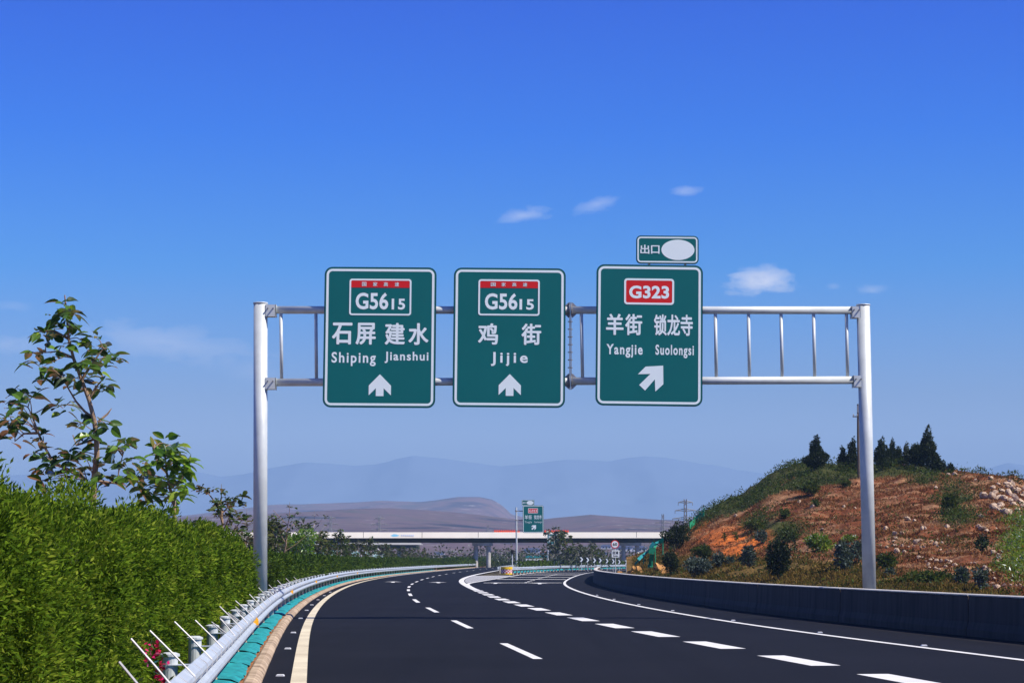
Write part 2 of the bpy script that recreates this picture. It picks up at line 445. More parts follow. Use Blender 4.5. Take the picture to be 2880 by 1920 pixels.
# ------------------------------------------------------------------ ground, roads, markings
def ground_mat():
    m = bpy.data.materials.new('plain_ground'); m.use_nodes = True
    t = NT(m.node_tree); b = t.n['Principled BSDF']; co = t.add('ShaderNodeTexCoord').outputs['Object']
    a = t.ramp(t.noise(co, .05, 6, .6), [(.3, (.06, .055, .028)), (.5, (.085, .065, .035)), (.68, (.04, .052, .02))])
    n2 = t.ramp(t.noise(co, 1.2, 4, .6), [(.3, (.65, .65, .65)), (.7, (1.3, 1.3, 1.3))])
    t.l.new(t.mix(1, a, n2, 'MULTIPLY'), b.inputs['Base Color']); b.inputs['Roughness'].default_value = 1; b.inputs['Specular IOR Level'].default_value = .1
    return m


mb = MB(); Q = 14000
mb.face([(-Q, -60, -.12), (Q, -60, -.12), (Q, 12500, -.12), (-Q, 12500, -.12)])
tag(mb.build('ground', ground_mat()), kind='structure')

mb = MB(); strip(mb, fL, -.49, 0, 4, 600, 0.0, 3, g=lambda z: fEx(z) if False else np.where(z < 92.7, fEx(z), fG1(z)) + .35)
tag(mb.build('main_road', M['asphalt']), kind='structure')
mb = MB(); zs = np.arange(4, 381, 3.0)
fRampL = lambda z: np.where(z < 120, np.where(z < 92.7, fEx(z), fG1(np.maximum(z, 92.7))), fG2(np.maximum(z, 115))) - .2
strip(mb, fRampL, 0, 2.12, 4, 380, -.004, 3, g=fR)
tag(mb.build('exit_ramp', M['asphalt']), kind='structure')
mb = MB(); strip(mb, fR, 1.9, 0, 4, 300, -.008, 3, g=fW)
tag(mb.build('road_shoulder', mat('shoulder_asphalt', (.0155, .0145, .018), .95, 0, .15, 1.2, .25, 40, spec=.1)), kind='structure')

mk = MB()
strip(mk, fL, -.11, .11, 6, 200, .004, 1.5, mi=1)
strip(mk, fL, -.11, .11, 200, 560, .004, 4, mi=0)
for zc in [23.5, 38.45, 54.0, 69.2, 84.2, 99.0, 113.5, 127, 141.2, 156, 171.4, 186.4, 201, 218, 236, 257, 275, 297, 319, 345, 370, 396, 424]:
    strip(mk, fLane, -.08, .08, zc - 3.25, zc + 3.25, .004, 1.625)
zc = 28.9
for zc in [22.9, 28.85, 34.7, 40.9, 46.9, 52.6, 58.4, 64.2, 70.1, 75.8, 81.6, 87.2, 93, 98.8, 104.6, 110.4]:
    strip(mk, fEx if zc < 92 else fG1, -.24, .24, zc - 1.72, zc + 1.72, .004, .86)
strip(mk, fG1, -.2, .2, 113, 480, .004, 3)
strip(mk, fG2, -.12, .16, 116, 380, .008, 3)
strip(mk, fR, -.08, .10, 6, 380, .004, 1.5)
# hatched nose of the gore, transverse slow lines, ramp lane dashes
for z in np.arange(146, 214, 1.7):
    a, b = float(fG1(z)) + .25, float(fG2(z)) - .18
    if b - a > .2:
        mk.face([(a, z, .004), (b, z + .5 * (b - a) * .4, .004), (b, z + .5 * (b - a) * .4 + 1.3, .004), (a, z + 1.3, .004)], 2)
for z, n in ((147.5, 2), (173, 1), (194, 1), (220, 1), (236, 1), (256, 1)):
    for q in range(n):
        a, b = float(fG2(z)) + (.9 if z < 150 else .5), float(fR(z)) - .15
        th_ = .7 if z < 150 else 2.2; mk.face([(a, z + q * 1.6, .004), (b, z + q * 1.6, .004), (b, z + q * 1.6 + th_, .004), (a, z + q * 1.6 + th_, .004)], 0)
fMid = lambda z: (fG2(z) * .42 + fR(z) * .58)
for zc in np.arange(150, 240, 6.2):
    strip(mk, fMid, -.09, .09, zc - 1.6, zc + 1.6, .008, .8)


def road_arrow(x, y, slope, L=6.5):
    P = [(-.075, 0), (.075, 0), (.075, L * .6), (.42, L * .6), (0, L), (-.42, L * .6), (-.075, L * .6)]
    q = [(x + a * 1.6 + b * slope, y + b, .006) for a, b in P]
    mk.face(q[:3] + q[6:], 0); mk.face([q[6], q[2], q[3], q[4], q[5]], 0)


for px, py in ((1105, 1637.2), (1234, 1638.6)):
    x, y = G(px, py); road_arrow(x, y, -.05)
for px, py in ((1392, 1640.5), (1518, 1641.5)):
    x, y = G(px, py); road_arrow(x, y, .01)
tag(mk.build('road_markings', [M['road_white'], M['road_cream'], mat('worn_hatch_paint', (.46, .46, .47), .9, 0, .25, 2)]), kind='structure')

# concrete-edged verge on the left: kerb, soil, turquoise sheets
mb = MB()
for z in np.arange(6, 420, 1.0):
    pr = [(-.69, -.1), (-.69, .095), (-.67, .105), (-.58, .10), (-.53, .07), (-.495, .02), (-.495, -.1)]
    j = rng.uniform(-.006, .006)
    mb.sweep(path(fL, z + .008, z + .992, .492, j, rng.uniform(-.004, .004)), pr)
tag(mb.build('kerb', M['kerb']), kind='structure')
mb = MB(); pth = path(fL, 4, 480, 2)
mb.sweep(pth, [(-.70, -.14), (-.70, .07), (-1.2, .09), (-3.2, .14), (-5, .10), (-9, -.05), (-9, -.14)], caps=False)
tag(mb.build('verge', M['soil']), kind='structure')

POSTS = np.arange(14.9, 330, 4.0)
for k, z in enumerate(POSTS):
    if z > 300: break
    z0, z1 = z + .22 + rng.uniform(0, .12) - .08, z + 3.92 - rng.uniform(0, .15)
    zs = np.linspace(z0, z1, 12); P = np.zeros((12, 7, 3))
    for i, zz in enumerate(zs):
        for j, o in enumerate(np.linspace(-.71 - .05 * rng.random(), -1.36, 7)):
            p = path(fL, zz, zz, 1, o)[0]
            P[i, j] = (p[0], p[1], (.108 if j else .082) + .012 * (j > 0) + .035 * math.sin(i * 1.3 + k) ** 2 * rng.random() + .012 * j / 2)
    o = grid_mesh('ground_sheet', P, M['teal_sheet'])
    tag(o, 'turquoise ground sheet spread on the soil between two guardrail posts', 'ground sheet', 'turquoise sheets under the left guardrail')


# ------------------------------------------------------------------ left guardrail
def guardrail(name, f, z0, z1, label, off, posts, side=-1, near=False, mirror=1):
    g = empty(name, (0, 0, 0), label, 'guardrail')
    pr = [(0, .43), (.02, .445), (.075, .485), (.085, .515), (.075, .55), (.02, .585), (.02, .605), (.075, .64), (.085, .675), (.075, .71), (.02, .75), (0, .765)]
    pr = [(d * mirror, h) for d, h in pr] + [((d - .006) * mirror, h) for d, h in reversed(pr)]
    m_ = MB(); m_.sweep(path(f, z0, z1, 1.0 if near else 3.0, off), pr)
    rail = m_.build('rail', M['rail'], g, smooth=False)
    if near:
        top = [(-.004, .762), (.02, .757), (.08, .715), (.091, .675), (.08, .632), (.03, .602)]
        top = top + [(d - .008, h - .004) for d, h in reversed(top)]
        z = z0 + .3
        while z < 90:
            st = MB(); st.sweep(path(f, z, z + .026, .026, off), top); st.build('strap', M['wire'], rail); z += 1.0
        for z in np.arange(z0 + 2.2, 120, 8):
            st = MB(); st.sweep(path(f, z, z + .32, .32, off + .004), pr); st.build('splice', M['rail'], rail)
    for z in posts:
        p = path(f, z, z, 1, off - .23 * mirror)[0]
        q = MB(); q.tube([(p[0], p[1], .42), (p[0], p[1], .80)], .072, 16 if z < 60 else 8); q.tube([(p[0], p[1], -.1), (p[0], p[1], .42)], .071, 16 if z < 60 else 8, mi=1)
        if near:
            q.tube([(p[0], p[1], .795), (p[0], p[1], .815), (p[0], p[1], .83)], [.088, .088, .05], 16 if z < 60 else 8)
        po = q.build('post', [M['steel'], M['post_sunlit']], g, smooth=False)
        if z < 170:
            b = MB(); a = path(f, z, z, 1, off - .035 * mirror)[0]
            ang = math.atan2(a[1] - p[1], a[0] - p[0])
            b.box(((a[0] + p[0]) / 2, (a[1] + p[1]) / 2, .72), (.22, .16, .008), ang)
            b.box(((a[0] + p[0]) / 2, (a[1] + p[1]) / 2, .52), (.22, .16, .008), ang)
            b.box((a[0] - .01, a[1], .61), (.006, .10, .19), ang)
            b.build('bracket', M['rail'], po)
    return g, rail


GL, rail = guardrail('guardrail', fL, 8, 430, 'long silver guardrail curving along the left edge of the carriageway in front of the hedges', -.86, list(POSTS[1:75]), near=True)
for z in (36.3, 69.5, 100.5, 132, 164):
    p = path(fL, z, z, 1, -.80)[0]
    m_ = MB(); m_.prism([(-.045, -.06), (.045, -.06), (.045, .02), (0, .075), (-.045, .02)], -.02, .0)
    m_.box((0, .012, 0), (.05, .02, .14))
    o = m_.build('reflector', M['amber'], GL); o.location = (p[0] + .0, p[1], .60); o.rotation_euler = (0, 0, .35); o.scale = (1.25, 1, 1.15)
zr_list = [13.3, 15.1, 17.2, 20.1]; q_ = 22.6
while q_ < 84:
    zr_list.append(q_); q_ += 1.9 + 1.5 * rng.random() + .02 * q_
for k, zr in enumerate(zr_list):
    p = path(fL, zr, zr, 1, -.87)[0]
    L = (.50 if k < 4 else .48 if k % 2 == 0 else .28) * (1 if zr < 30 else .85) * rng.uniform(.8, 1.1)
    m_ = MB(); d = Vector((-.66 + rng.uniform(-.1, .1), rng.uniform(-.25, .1), .68)).normalized()
    a = Vector((p[0] + .06, p[1], .745)) - d * .05
    m_.tube([a, a + d * L * .5 + Vector((0, 0, .004)), a + d * L], .009, 6)
    if k % 2 == 1 and k > 3 or zr > 26:
        b = Vector((p[0] - .02, p[1] + .15, .72)); m_.tube([b, b + Vector((-.22, .12, .10 + .06 * rng.random()))], .008, 5)
        m_.tube([b + Vector((.0, .1, -.05)), b + Vector((-.18, -.1, .13))], .006, 5)
    m_.build('rod', M['wire'], GL)

studs = [(fL, z, -.27) for z in (21.5, 30.1, 39.1, 47.6, 59.1, 68.3, 76.4, 86, 96, 106)] + [(fR, z, .26) for z in (31.8, 40.4, 47.6, 57, 67.7, 77, 87, 97)]
for f, z, o in studs:
    p = path(f, z, z, 1, o)[0]; m_ = MB()
    m_.prism([(-.06, 0), (.06, 0), (.05, .022), (-.05, .022)], -.05, .05)
    m_.prism([(-.045, .022), (.045, .022), (.045, .026), (-.045, .026)], -.035, .035)
    ob = m_.build('road_stud', M['white'], origin=None); ob.location = (p[0], p[1], .0)
    lf = f is fL
    tag(ob, 'small white road stud beside the cream left edge line' if lf else 'small white road stud just outside the right solid line', 'road stud', 'road studs along the left line' if lf else 'road studs along the right line')

# ------------------------------------------------------------------ concrete wall on the right
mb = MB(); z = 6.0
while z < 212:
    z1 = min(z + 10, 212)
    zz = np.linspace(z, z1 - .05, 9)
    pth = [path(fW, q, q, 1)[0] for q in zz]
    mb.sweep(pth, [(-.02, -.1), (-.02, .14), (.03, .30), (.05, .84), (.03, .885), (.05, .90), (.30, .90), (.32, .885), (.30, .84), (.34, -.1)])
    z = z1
wallm = bpy.data.materials.new('shade_painted_concrete'); wallm.use_nodes = True
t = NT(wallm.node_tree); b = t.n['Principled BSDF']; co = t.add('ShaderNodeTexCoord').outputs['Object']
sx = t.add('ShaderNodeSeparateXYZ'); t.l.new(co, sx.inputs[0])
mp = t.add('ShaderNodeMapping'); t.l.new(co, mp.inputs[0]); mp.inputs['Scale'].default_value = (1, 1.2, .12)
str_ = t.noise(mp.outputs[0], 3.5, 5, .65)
face = t.ramp(str_, [(.3, (.050, .034, .028)), (.7, (.105, .076, .064))])  # shade on the wall face is put into this dark colour
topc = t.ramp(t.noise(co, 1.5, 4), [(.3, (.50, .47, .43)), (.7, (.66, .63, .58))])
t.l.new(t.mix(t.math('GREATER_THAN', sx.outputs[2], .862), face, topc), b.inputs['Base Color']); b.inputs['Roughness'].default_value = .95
bn = t.add('ShaderNodeBump'); bn.inputs['Strength'].default_value = .3; t.l.new(t.noise(co, 12, 5), bn.inputs['Height']); t.l.new(bn.outputs[0], b.inputs['Normal'])
tag(mb.build('retaining_wall', wallm), 'low concrete wall with pale coping and shade painted into its dark face along the right side of the exit lane', 'wall')

# ------------------------------------------------------------------ lettering
_fc = bpy.data.curves.new('lettering_source', 'FONT'); _fo = bpy.data.objects.new('lettering_source', _fc); C.objects.link(_fo)
_fc.resolution_u = 4


def text_into(mb, s, box, y, bold=.02, mi=0, space=1.0, shear=0):
    """set s in the box (x0, z0, x1, z1) of the plane at y."""
    _fc.body = s; _fc.offset = 0 if ord(s[0]) > 255 else bold; _fc.space_character = space
    dg = bpy.context.evaluated_depsgraph_get(); dg.update()
    me = bpy.data.meshes.new_from_object(_fo.evaluated_get(dg))
    v = np.array([q.co[:] for q in me.vertices])
    lo, hi = v.min(0), v.max(0); x0, z0, x1, z1 = box; i = len(mb.v)
    sx, sz = (x1 - x0) / (hi[0] - lo[0]), (z1 - z0) / (hi[1] - lo[1])
    sh = [(0, 0)]
    if ord(s[0]) > 255:         # heavy strokes: the character laid over itself a little shifted, each film a hair in front
        b = bold; x0 += b * sx; x1 -= b * sx; z0 += b * sz; z1 -= b * sz
        sx, sz = (x1 - x0) / (hi[0] - lo[0]), (z1 - z0) / (hi[1] - lo[1])
        sh = [(b * math.cos(t_), b * .75 * math.sin(t_)) for t_ in np.linspace(0, 2 * math.pi, 9)[:-1]]
    for k_, (ox, oz) in enumerate(sh):
        i = len(mb.v)
        mb.v += [(x0 + (a[0] - lo[0] + ox) * sx, y - k_ * .0004, z0 + (a[1] - lo[1] + oz) * sz) for a in v]
        for p in me.polygons:
            mb.f.append(tuple(i + q for q in p.vertices)); mb.m.append(mi)
    bpy.data.meshes.remove(me)


def rrect(x0, z0, x1, z1, r, n=7):
    P = []
    for cx, cz, a0 in ((x1 - r, z0 + r, -90), (x1 - r, z1 - r, 0), (x0 + r, z1 - r, 90), (x0 + r, z0 + r, 180)):
        for i in range(n):
            t = R(a0 + 90 * i / (n - 1)); P.append((cx + r * math.cos(t), cz + r * math.sin(t)))
    return P


class Sign:
    """a sign face measured in picture units (x right, y down) from an anchor, hung at a real place and size"""
    def __init__(s, name, x0, y0, x1, y1, scale, place, k, label, cat, roll=0.0, group=None):
        s.cx, s.cy = (x0 + x1) / 2, (y0 + y1) / 2; s.k = k; s.sc = scale
        s.e = empty(name, place, label, cat, group); s.e.rotation_euler = (0, R(roll), 0)
        s.b = (x0, y0, x1, y1)
    def p(s, x, y):
        return ((x - s.cx) * s.k, -(y - s.cy) * s.k)
    def box(s, x0, y0, x1, y1):
        a, b = s.p(x0, y1), s.p(x1, y0); return (a[0], a[1], b[0], b[1])
    def panel(s, r, m=None, th=.05):
        q = MB(); B = s.box(*s.b); q.prism(rrect(*B, r * s.k), 0, th)
        q2 = MB(); i = 5.5 * s.k / max(s.sc, 1e-6) * s.sc
        o = q.build('panel', M['sign_edge'], s.e)
        return o
    def field(s, inset, r):
        x0, y0, x1, y1 = s.b; q = MB()
        q.prism(rrect(*s.box(x0 + inset, y0 + inset, x1 - inset, y1 - inset), r * s.k), -.003, 0.001)
        q.build('green_face', M['sign_green'], s.e)
    def border(s, inset, t, r):
        x0, y0, x1, y1 = s.b; q = MB()
        q.ring(rrect(*s.box(x0 + inset, y0 + inset, x1 - inset, y1 - inset), r * s.k),
               rrect(*s.box(x0 + inset + t, y0 + inset + t, x1 - inset - t, y1 - inset - t), max(r - t, 2) * s.k), -.006, -.002)
        q.build('border', M['sign_white'], s.e)
    def backing(s, n=3):
        x0, y0, x1, y1 = s.b; B = s.box(*s.b); q = MB()
        for i in range(n):
            z = B[1] + (B[3] - B[1]) * (i + .6) / (n + .2); q.box(((B[0] + B[2]) / 2, .075, z), (B[2] - B[0] - .3, .05, .07))
        q.build('stiffener', M['alu'], s.e)


YG = 57.4                                   # distance of the gantry
KG = (at(1441, 950, YG).x - at(1439, 950, YG).x) / 2


def Z1(x, y):   # close-up 1 of the survey -> picture units
    return 880 + x / 2.904, 640 + y / 2.904


def Z2(x, y):
    return 1560 + x / 2.556, 640 + y / 2.556


def zb(zf, x0, y0, x1, y1):
    a = zf(x0, y0); b = zf(x1, y1); return (a[0], a[1], b[0], b[1])


def route_shield(S, zf, x0, y0, x1, y1, red, g, small, dg_):
    q = MB(); O = zb(zf, x0, y0, x1, y1); t = 4.6
    q.ring(rrect(*S.box(*O), 7.5 * S.k), rrect(*S.box(O[0] + t, O[1] + t, O[2] - t, O[3] - t), 4 * S.k), -.010, -.0045)
    sh = q.build('route_shield', M['sign_white'], S.e)
    q = MB(); q.prism(rrect(*S.box(*zb(zf, *red)), 2.2 * S.k), -.008, -.0045); q.build('red_band', M['sign_red'], sh)
    q = MB(); text_into(q, 'G56', S.box(*zb(zf, *g)), -.007, .026, space=1.02); q.build('route_number', M['sign_white'], sh); q = MB(); text_into(q, '15', S.box(*zb(zf, *dg_)), -.007, .028, space=1.1); q.build('route_suffix', M['sign_white'], sh); q = MB()
    for ch, bx in zip('国家高速', small):
        text_into(q, ch, S.box(*zb(zf, *bx)), -.0095, .012)
    q.build('lettering', M['sign_white'], sh)


def arrow_up(S, zf, cx, ty):
    P = [(0, 0), (91, 92), (91, 172), (31, 114), (31, 178), (-32, 178), (-32, 114), (-90, 172), (-90, 92)]
    q = MB(); pts = [S.p(*zf(cx + a, ty + b)) for a, b in P]
    q.prism([pts[i] for i in (0, 8, 7, 6, 5, 4, 3, 2, 1)], -.007, -.002); q.build('arrow', M['sign_white'], S.e)


def gantry_sign(name, zf, ob, label, roll):
    B = zb(zf, *ob); c = at((B[0] + B[2]) / 2, (B[1] + B[3]) / 2, YG - .24)
    k = KG * (YG - .24) / YG
    S = Sign(name, *B, 1, c, k, label, 'road sign', roll)
    S.panel(22); S.field(2.2, 20); S.border(5.5, 6.6, 17); S.backing()
    return S


SA = gantry_sign('direction_sign', Z1, (88, 318, 1004, 1470), 'tall green direction sign reading Shiping Jianshui with a straight-on arrow', .40)
route_shield(SA, Z1, 293, 415, 800, 715, (305, 430, 788, 487), (345, 528, 612, 667), [(395, 442, 431, 476), (485, 442, 521, 476), (573, 442, 608, 476), (663, 442, 698, 476)], (640, 577, 750, 667))
q = MB()
def word(S, zf, chars, y0, y1, bold, latin=False, space=1.0):
    q = MB()
    for ch, x0, x1 in chars:
        text_into(q, ch, S.box(*zb(zf, x0, y0, x1, y1)), -.007, bold, space=space)
    q.build('latin_name' if latin else 'chinese_name', M['sign_white'], S.e)
word(SA, Z1, (('石', 155, 322), ('屏', 348, 514)), 775, 958, .030); word(SA, Z1, (('建', 586, 752), ('水', 779, 945)), 775, 958, .030)
word(SA, Z1, (('Shiping', 155, 516),), 1018, 1132, .022, True, 1.22); word(SA, Z1, (('Jianshui', 588, 946),), 1012, 1106, .022, True, 1.18)
arrow_up(SA, Z1, 552, 1198)

SB = gantry_sign('direction_sign', Z1, (1146, 325, 2062, 1468), 'tall green direction sign reading Jijie with a straight-on arrow', .50)
route_shield(SB, Z1, 1348, 420, 1850, 717, (1361, 435, 1837, 490), (1402, 533, 1668, 669), [(1449, 446, 1489, 477), (1537, 446, 1571, 477), (1624, 446, 1658, 477), (1712, 446, 1747, 477)], (1685, 581, 1803, 668))
q = MB()
word(SB, Z1, (('鸡', 1348, 1512),), 780, 958, .028); word(SB, Z1, (('街', 1702, 1865),), 780, 958, .028); word(SB, Z1, (('Jijie', 1455, 1756),), 1017, 1132, .022, True, 1.35)
arrow_up(SB, Z1, 1611, 1196)


def exit_sign(S, zf, mini=False):
    """the face of the G323 exit sign in close-up 2 coordinates"""
    q = MB(); O = zb(zf, 497, 363, 857, 552); t = 5.4 * S.sc
    q.ring(rrect(*S.box(*O), 9 * S.sc * S.k), rrect(*S.box(O[0] + t, O[1] + t, O[2] - t, O[3] - t), 4.5 * S.sc * S.k), -.010, -.0045)
    sh = q.build('route_shield', M['sign_white'], S.e)
    q = MB(); t *= .93; q.prism(rrect(*S.box(O[0] + t, O[1] + t, O[2] - t, O[3] - t), 4.5 * S.sc * S.k), -.008, -.0045); q.build('red_field', M['sign_red'], sh)
    q = MB(); text_into(q, 'G323', S.box(*zb(zf, 533, 415, 821, 508)), -.0095, .012 if mini else .034, space=1.04); q.build('lettering', M['sign_white'], sh)
    bd = .012 if mini else .028
    word(S, zf, (('羊', 368, 495), ('街', 505, 629)), 620, 776, bd); word(S, zf, (('锁', 712, 806), ('龙', 808, 901), ('寺', 904, 993)), 620, 776, bd)
    word(S, zf, (('Yangjie', 373, 633),), 840, 938, 0 if mini else .026, True, 1.2); word(S, zf, (('Suolongsi', 725, 1001),), 840, 936, 0 if mini else .026, True, 1.2)
    P = [(655, 1000), (600, 1055), (690, 1052), (610, 1132), (652, 1172), (722, 1090), (726, 1178), (783, 1125), (781, 991)]
    q = MB(); q.prism([S.p(*zf(a, b)) for a, b in P], -.007, -.002); q.build('arrow', M['sign_white'], S.e)


SC = gantry_sign('direction_sign', Z2, (297, 263, 1064, 1282), 'tall green exit sign on the big gantry reading Yangjie Suolongsi with red route shield', .75)
exit_sign(SC, Z2)


def exit_plate(S, zf, sc=1.0):
    P = [(886 + 119 * math.cos(a), 160 + 74 * math.sin(a)) for a in np.linspace(0, 2 * math.pi, 41)[:-1]]
    q = MB(); q.prism([S.p(*zf(a, b)) for a, b in reversed(P)], -.007, -.002); q.build('blank_oval', M['sign_white'], S.e)
    q = MB(); text_into(q, '出', S.box(*zb(zf, 615, 124, 681, 191)), -.007, .024); text_into(q, '口', S.box(*zb(zf, 692, 128, 754, 190)), -.007, .024)
    q.build('lettering', M['sign_white'], S.e)


B = zb(Z2, 586, 58, 1035, 261); c = at((B[0] + B[2]) / 2, (B[1] + B[3]) / 2, YG - .24)
SD = Sign('exit_plate', *B, 1, c, KG, 'small green exit plate with a blank white oval above the big gantry signs', 'exit plate', .5)
SD.panel(13); SD.field(1.6, 12); SD.border(3.4, 4.0, 10); exit_plate(SD, Z2)
q = MB(); q.box((-.5, .08, -.42), (.06, .05, .9)); q.box((.5, .08, -.42), (.06, .05, .9)); q.build('stiffener', M['alu'], SD.e)

# ------------------------------------------------------------------ gantry
GA = empty('sign_gantry', (0, YG, 0), 'big galvanised steel sign gantry spanning the whole carriageway', 'sign gantry')


def gp(px, py, y=0.0):
    v = at(px, py, YG); return (v.x, y, v.z)


for (tx, ty), (bx, by), r in (((733, 851), (732, 1735), .192), ((2427.5, 856), (2447, 1730), .182)):
    q = MB(); a = Vector(gp(tx, ty)); b = Vector(gp(bx, by)); b.z = -.1
    q.tube([b, a - (a - b).normalized() * .03], r, 28)
    q.tube([a - Vector((0, 0, .035)), a], [r + .012, r + .012], 28)
    po = q.build('post', M['steel'], GA)
    po.data.polygons.foreach_set('use_smooth', [len(f.vertices) == 4 for f in po.data.polygons])
    q = MB(); q.box((b.x, 0, .04), (.9, .9, .06))
    for i in range(8):
        t_ = i * math.pi / 4; q.box((b.x + .27 * math.cos(t_), .27 * math.sin(t_), .16), (.18, .015, .2), t_)
    q.build('base_plate', M['steel'], po)
for y0, y1 in ((871.5, 872.5), (1075, 1068.5)):
    for x0, x1 in ((752, 1601), (1608, 2412)):
        q = MB(); f = lambda x: y0 + (y1 - y0) * (x - 752) / 1660
        q.tube([gp(x0, f(x0)), gp(x1, f(x1))], .107, 20)
        bo = q.build('beam', M['steel'], GA); bo.data.polygons.foreach_set('use_smooth', [len(f_.vertices) == 4 for f_ in bo.data.polygons])
for tx, bx in ((790, 792), (888.5, 890), (986, 987), (1084, 1085), (1182, 1183), (1280, 1281), (1378, 1380), (1476, 1478), (1560, 1562), (1635, 1638.5), (1730, 1733), (1824, 1827), (1918, 1921), (2012, 2014.6), (2105, 2108), (2196.5, 2200), (2288, 2291.6), (2380.5, 2384)):
    q = MB(); q.tube([gp(tx, 880), gp(bx, 1064)], .046, 12); q.build('strut', M['steel'], GA, smooth=True)
for (x0, y0, x1, y1), sgn in (((748, 858, 777.5, 891), 1), ((747, 1063, 777.5, 1095), 1), ((2393, 863, 2421, 895), -1), ((2398, 1057, 2426, 1089), -1)):
    a = gp(x0, y1); b = gp(x1, y0); cx, cz = (a[0] + b[0]) / 2, (a[2] + b[2]) / 2; w_, h_ = b[0] - a[0], b[2] - a[2]
    q = MB(); q.box((cx, -.14, cz), (w_, .02, h_)); q.box((cx, .14, cz), (w_, .02, h_)); q.box((cx, 0, cz - h_ / 2 + .012), (w_ - .01, .26, .02)); q.box((cx, 0, cz + h_ / 2 - .012), (w_ - .01, .26, .02))
    q.box((cx + sgn * (w_ / 2 - .01), 0, cz), (.018, .30, h_ + .01))
    br = q.build('bracket', M['steel'], GA); q = MB()
    for i in (-.25, .25):
        q.tube([(cx + i * w_, -.15, cz + .06), (cx + i * w_, -.225, cz + .06)], .019, 8)
    q.build('bolt', M['steel_dark'], br)
q = MB(); a = gp(1602.5, 851); b = gp(1606, 1095)
q.box(((a[0] + b[0]) / 2 - .018, 0, (a[2] + b[2]) / 2), (.022, .20, a[2] - b[2])); q.box(((a[0] + b[0]) / 2 + .018, 0, (a[2] + b[2]) / 2), (.022, .20, a[2] - b[2]))
fl = q.build('splice_flange', M['steel_dark'], GA); q = MB()
for zc in (872, 1072):
    c = gp(1604.5, zc)
    for sg in (-1, 1):
        for up in (-1, 1):
            P = [(c[0] + sg * .035, c[2] + up * .105), (c[0] + sg * .17, c[2] + up * .105), (c[0] + sg * .06, c[2] + up * .21), (c[0] + sg * .035, c[2] + up * .21)]
            if sg * up > 0: P = P[::-1]
            g_ = MB(); g_.prism(P[::-1], -.012, .012); g_.build('gusset', M['steel_dark'], fl)
        for i in range(8):
            t_ = i * math.pi / 4; q.tube([(c[0] + sg * .03, .14 * math.cos(t_), c[2] + .14 * math.sin(t_)), (c[0] + sg * .06, .14 * math.cos(t_), c[2] + .14 * math.sin(t_))], .013, 6)
        q.tube([(c[0] + sg * .012, 0, c[2]), (c[0] + sg * .033, 0, c[2])], .175, 20)
for i in range(7):
    c = gp(1604, 905 + i * 21.5)
    q.tube([(c[0] - .07, -.06, c[2]), (c[0] + .06, -.06, c[2])], .017, 6)
q.build('bolt', M['steel_dark'], fl)
q = MB()
for S, xs in ((SA, (960, 1180)), (SB, (1325, 1540)), (SC, (1725, 1930))):
    for x in xs:
        a = gp(x, 866); b = gp(x, 1082); q.box(((a[0]), -.14, (a[2] + b[2]) / 2), (.08, .055, a[2] - b[2] + .2))
q.build('sign_bracket', M['alu'], GA)


# ------------------------------------------------------------------ vegetation helpers
def leaf_big(P, Dr, L, W, droop, r=rng):
    """six-cornered folded leaves with shared vertices, returned as (verts, faces)"""
    V = []; Fc = []
    for p, d, l, w_, dr in zip(P, Dr, L, W, droop):
        d = Vector(d).normalized(); up = Vector((0, 0, 1))
        s = d.cross(up + Vector(r.normal(size=3)) * .45); s = s.normalized() if s.length > .01 else Vector((1, 0, 0))
        n = s.cross(d); i = len(V); p = Vector(p)
        f = .15 * w_; st_ = [(0, 0), (.18, .36), (.42, .5), (.68, .44), (.88, .22), (1.0, 0)]; row_ = []
        for u_, hw in st_:
            c_ = p + d * (l * u_) - up * (dr * l * .62 * u_ * u_)
            if hw == 0: V.append(c_); row_.append((len(V) - 1,))
            else:
                V += [c_ + s * w_ * hw + n * f * hw * 2, c_, c_ - s * w_ * hw + n * f * hw * 2]; row_.append((len(V) - 3, len(V) - 2, len(V) - 1))
        for r0_, r1_ in zip(row_[:-1], row_[1:]):
            if len(r0_) == 1: Fc += [(r0_[0], r1_[0], r1_[1]), (r0_[0], r1_[1], r1_[2])]
            elif len(r1_) == 1: Fc += [(r0_[1], r0_[0], r1_[0]), (r0_[2], r0_[1], r1_[0])]
            else: Fc += [(r0_[1], r0_[0], r1_[0], r1_[1]), (r0_[2], r0_[1], r1_[1], r1_[2])]
    return V, Fc


def simple_mesh(name, V, Fc, m, parent=None):
    me = bpy.data.meshes.new(name); me.from_pydata([tuple(v) for v in V], [], Fc); me.materials.append(m); me.update()
    o = bpy.data.objects.new(name, me); C.objects.link(o); o.parent = parent
    return o


def cluster_leaves(tips, n, L, droop, r=rng, spread=.06):
    P, Dr, Ls, Ws, Dp = [], [], [], [], []
    for tp, ax in tips:
        k = max(2, int(n * r.uniform(.7, 1.35)))
        for i in range(k):
            a = 2 * math.pi * i / k + r.uniform(-.4, .4); e = r.uniform(-.35, .65)
            d = Vector((math.cos(a) * math.cos(e), math.sin(a) * math.cos(e), math.sin(e))) + Vector(ax) * .4
            P.append(Vector(tp) + Vector(r.normal(size=3)) * spread); Dr.append(d)
            l = L * r.uniform(.65, 1.25); Ls.append(l); Ws.append(l * r.uniform(.42, .56)); Dp.append(droop * r.uniform(.3, 1.6))
    return leaf_big(P, Dr, Ls, Ws, Dp, r)


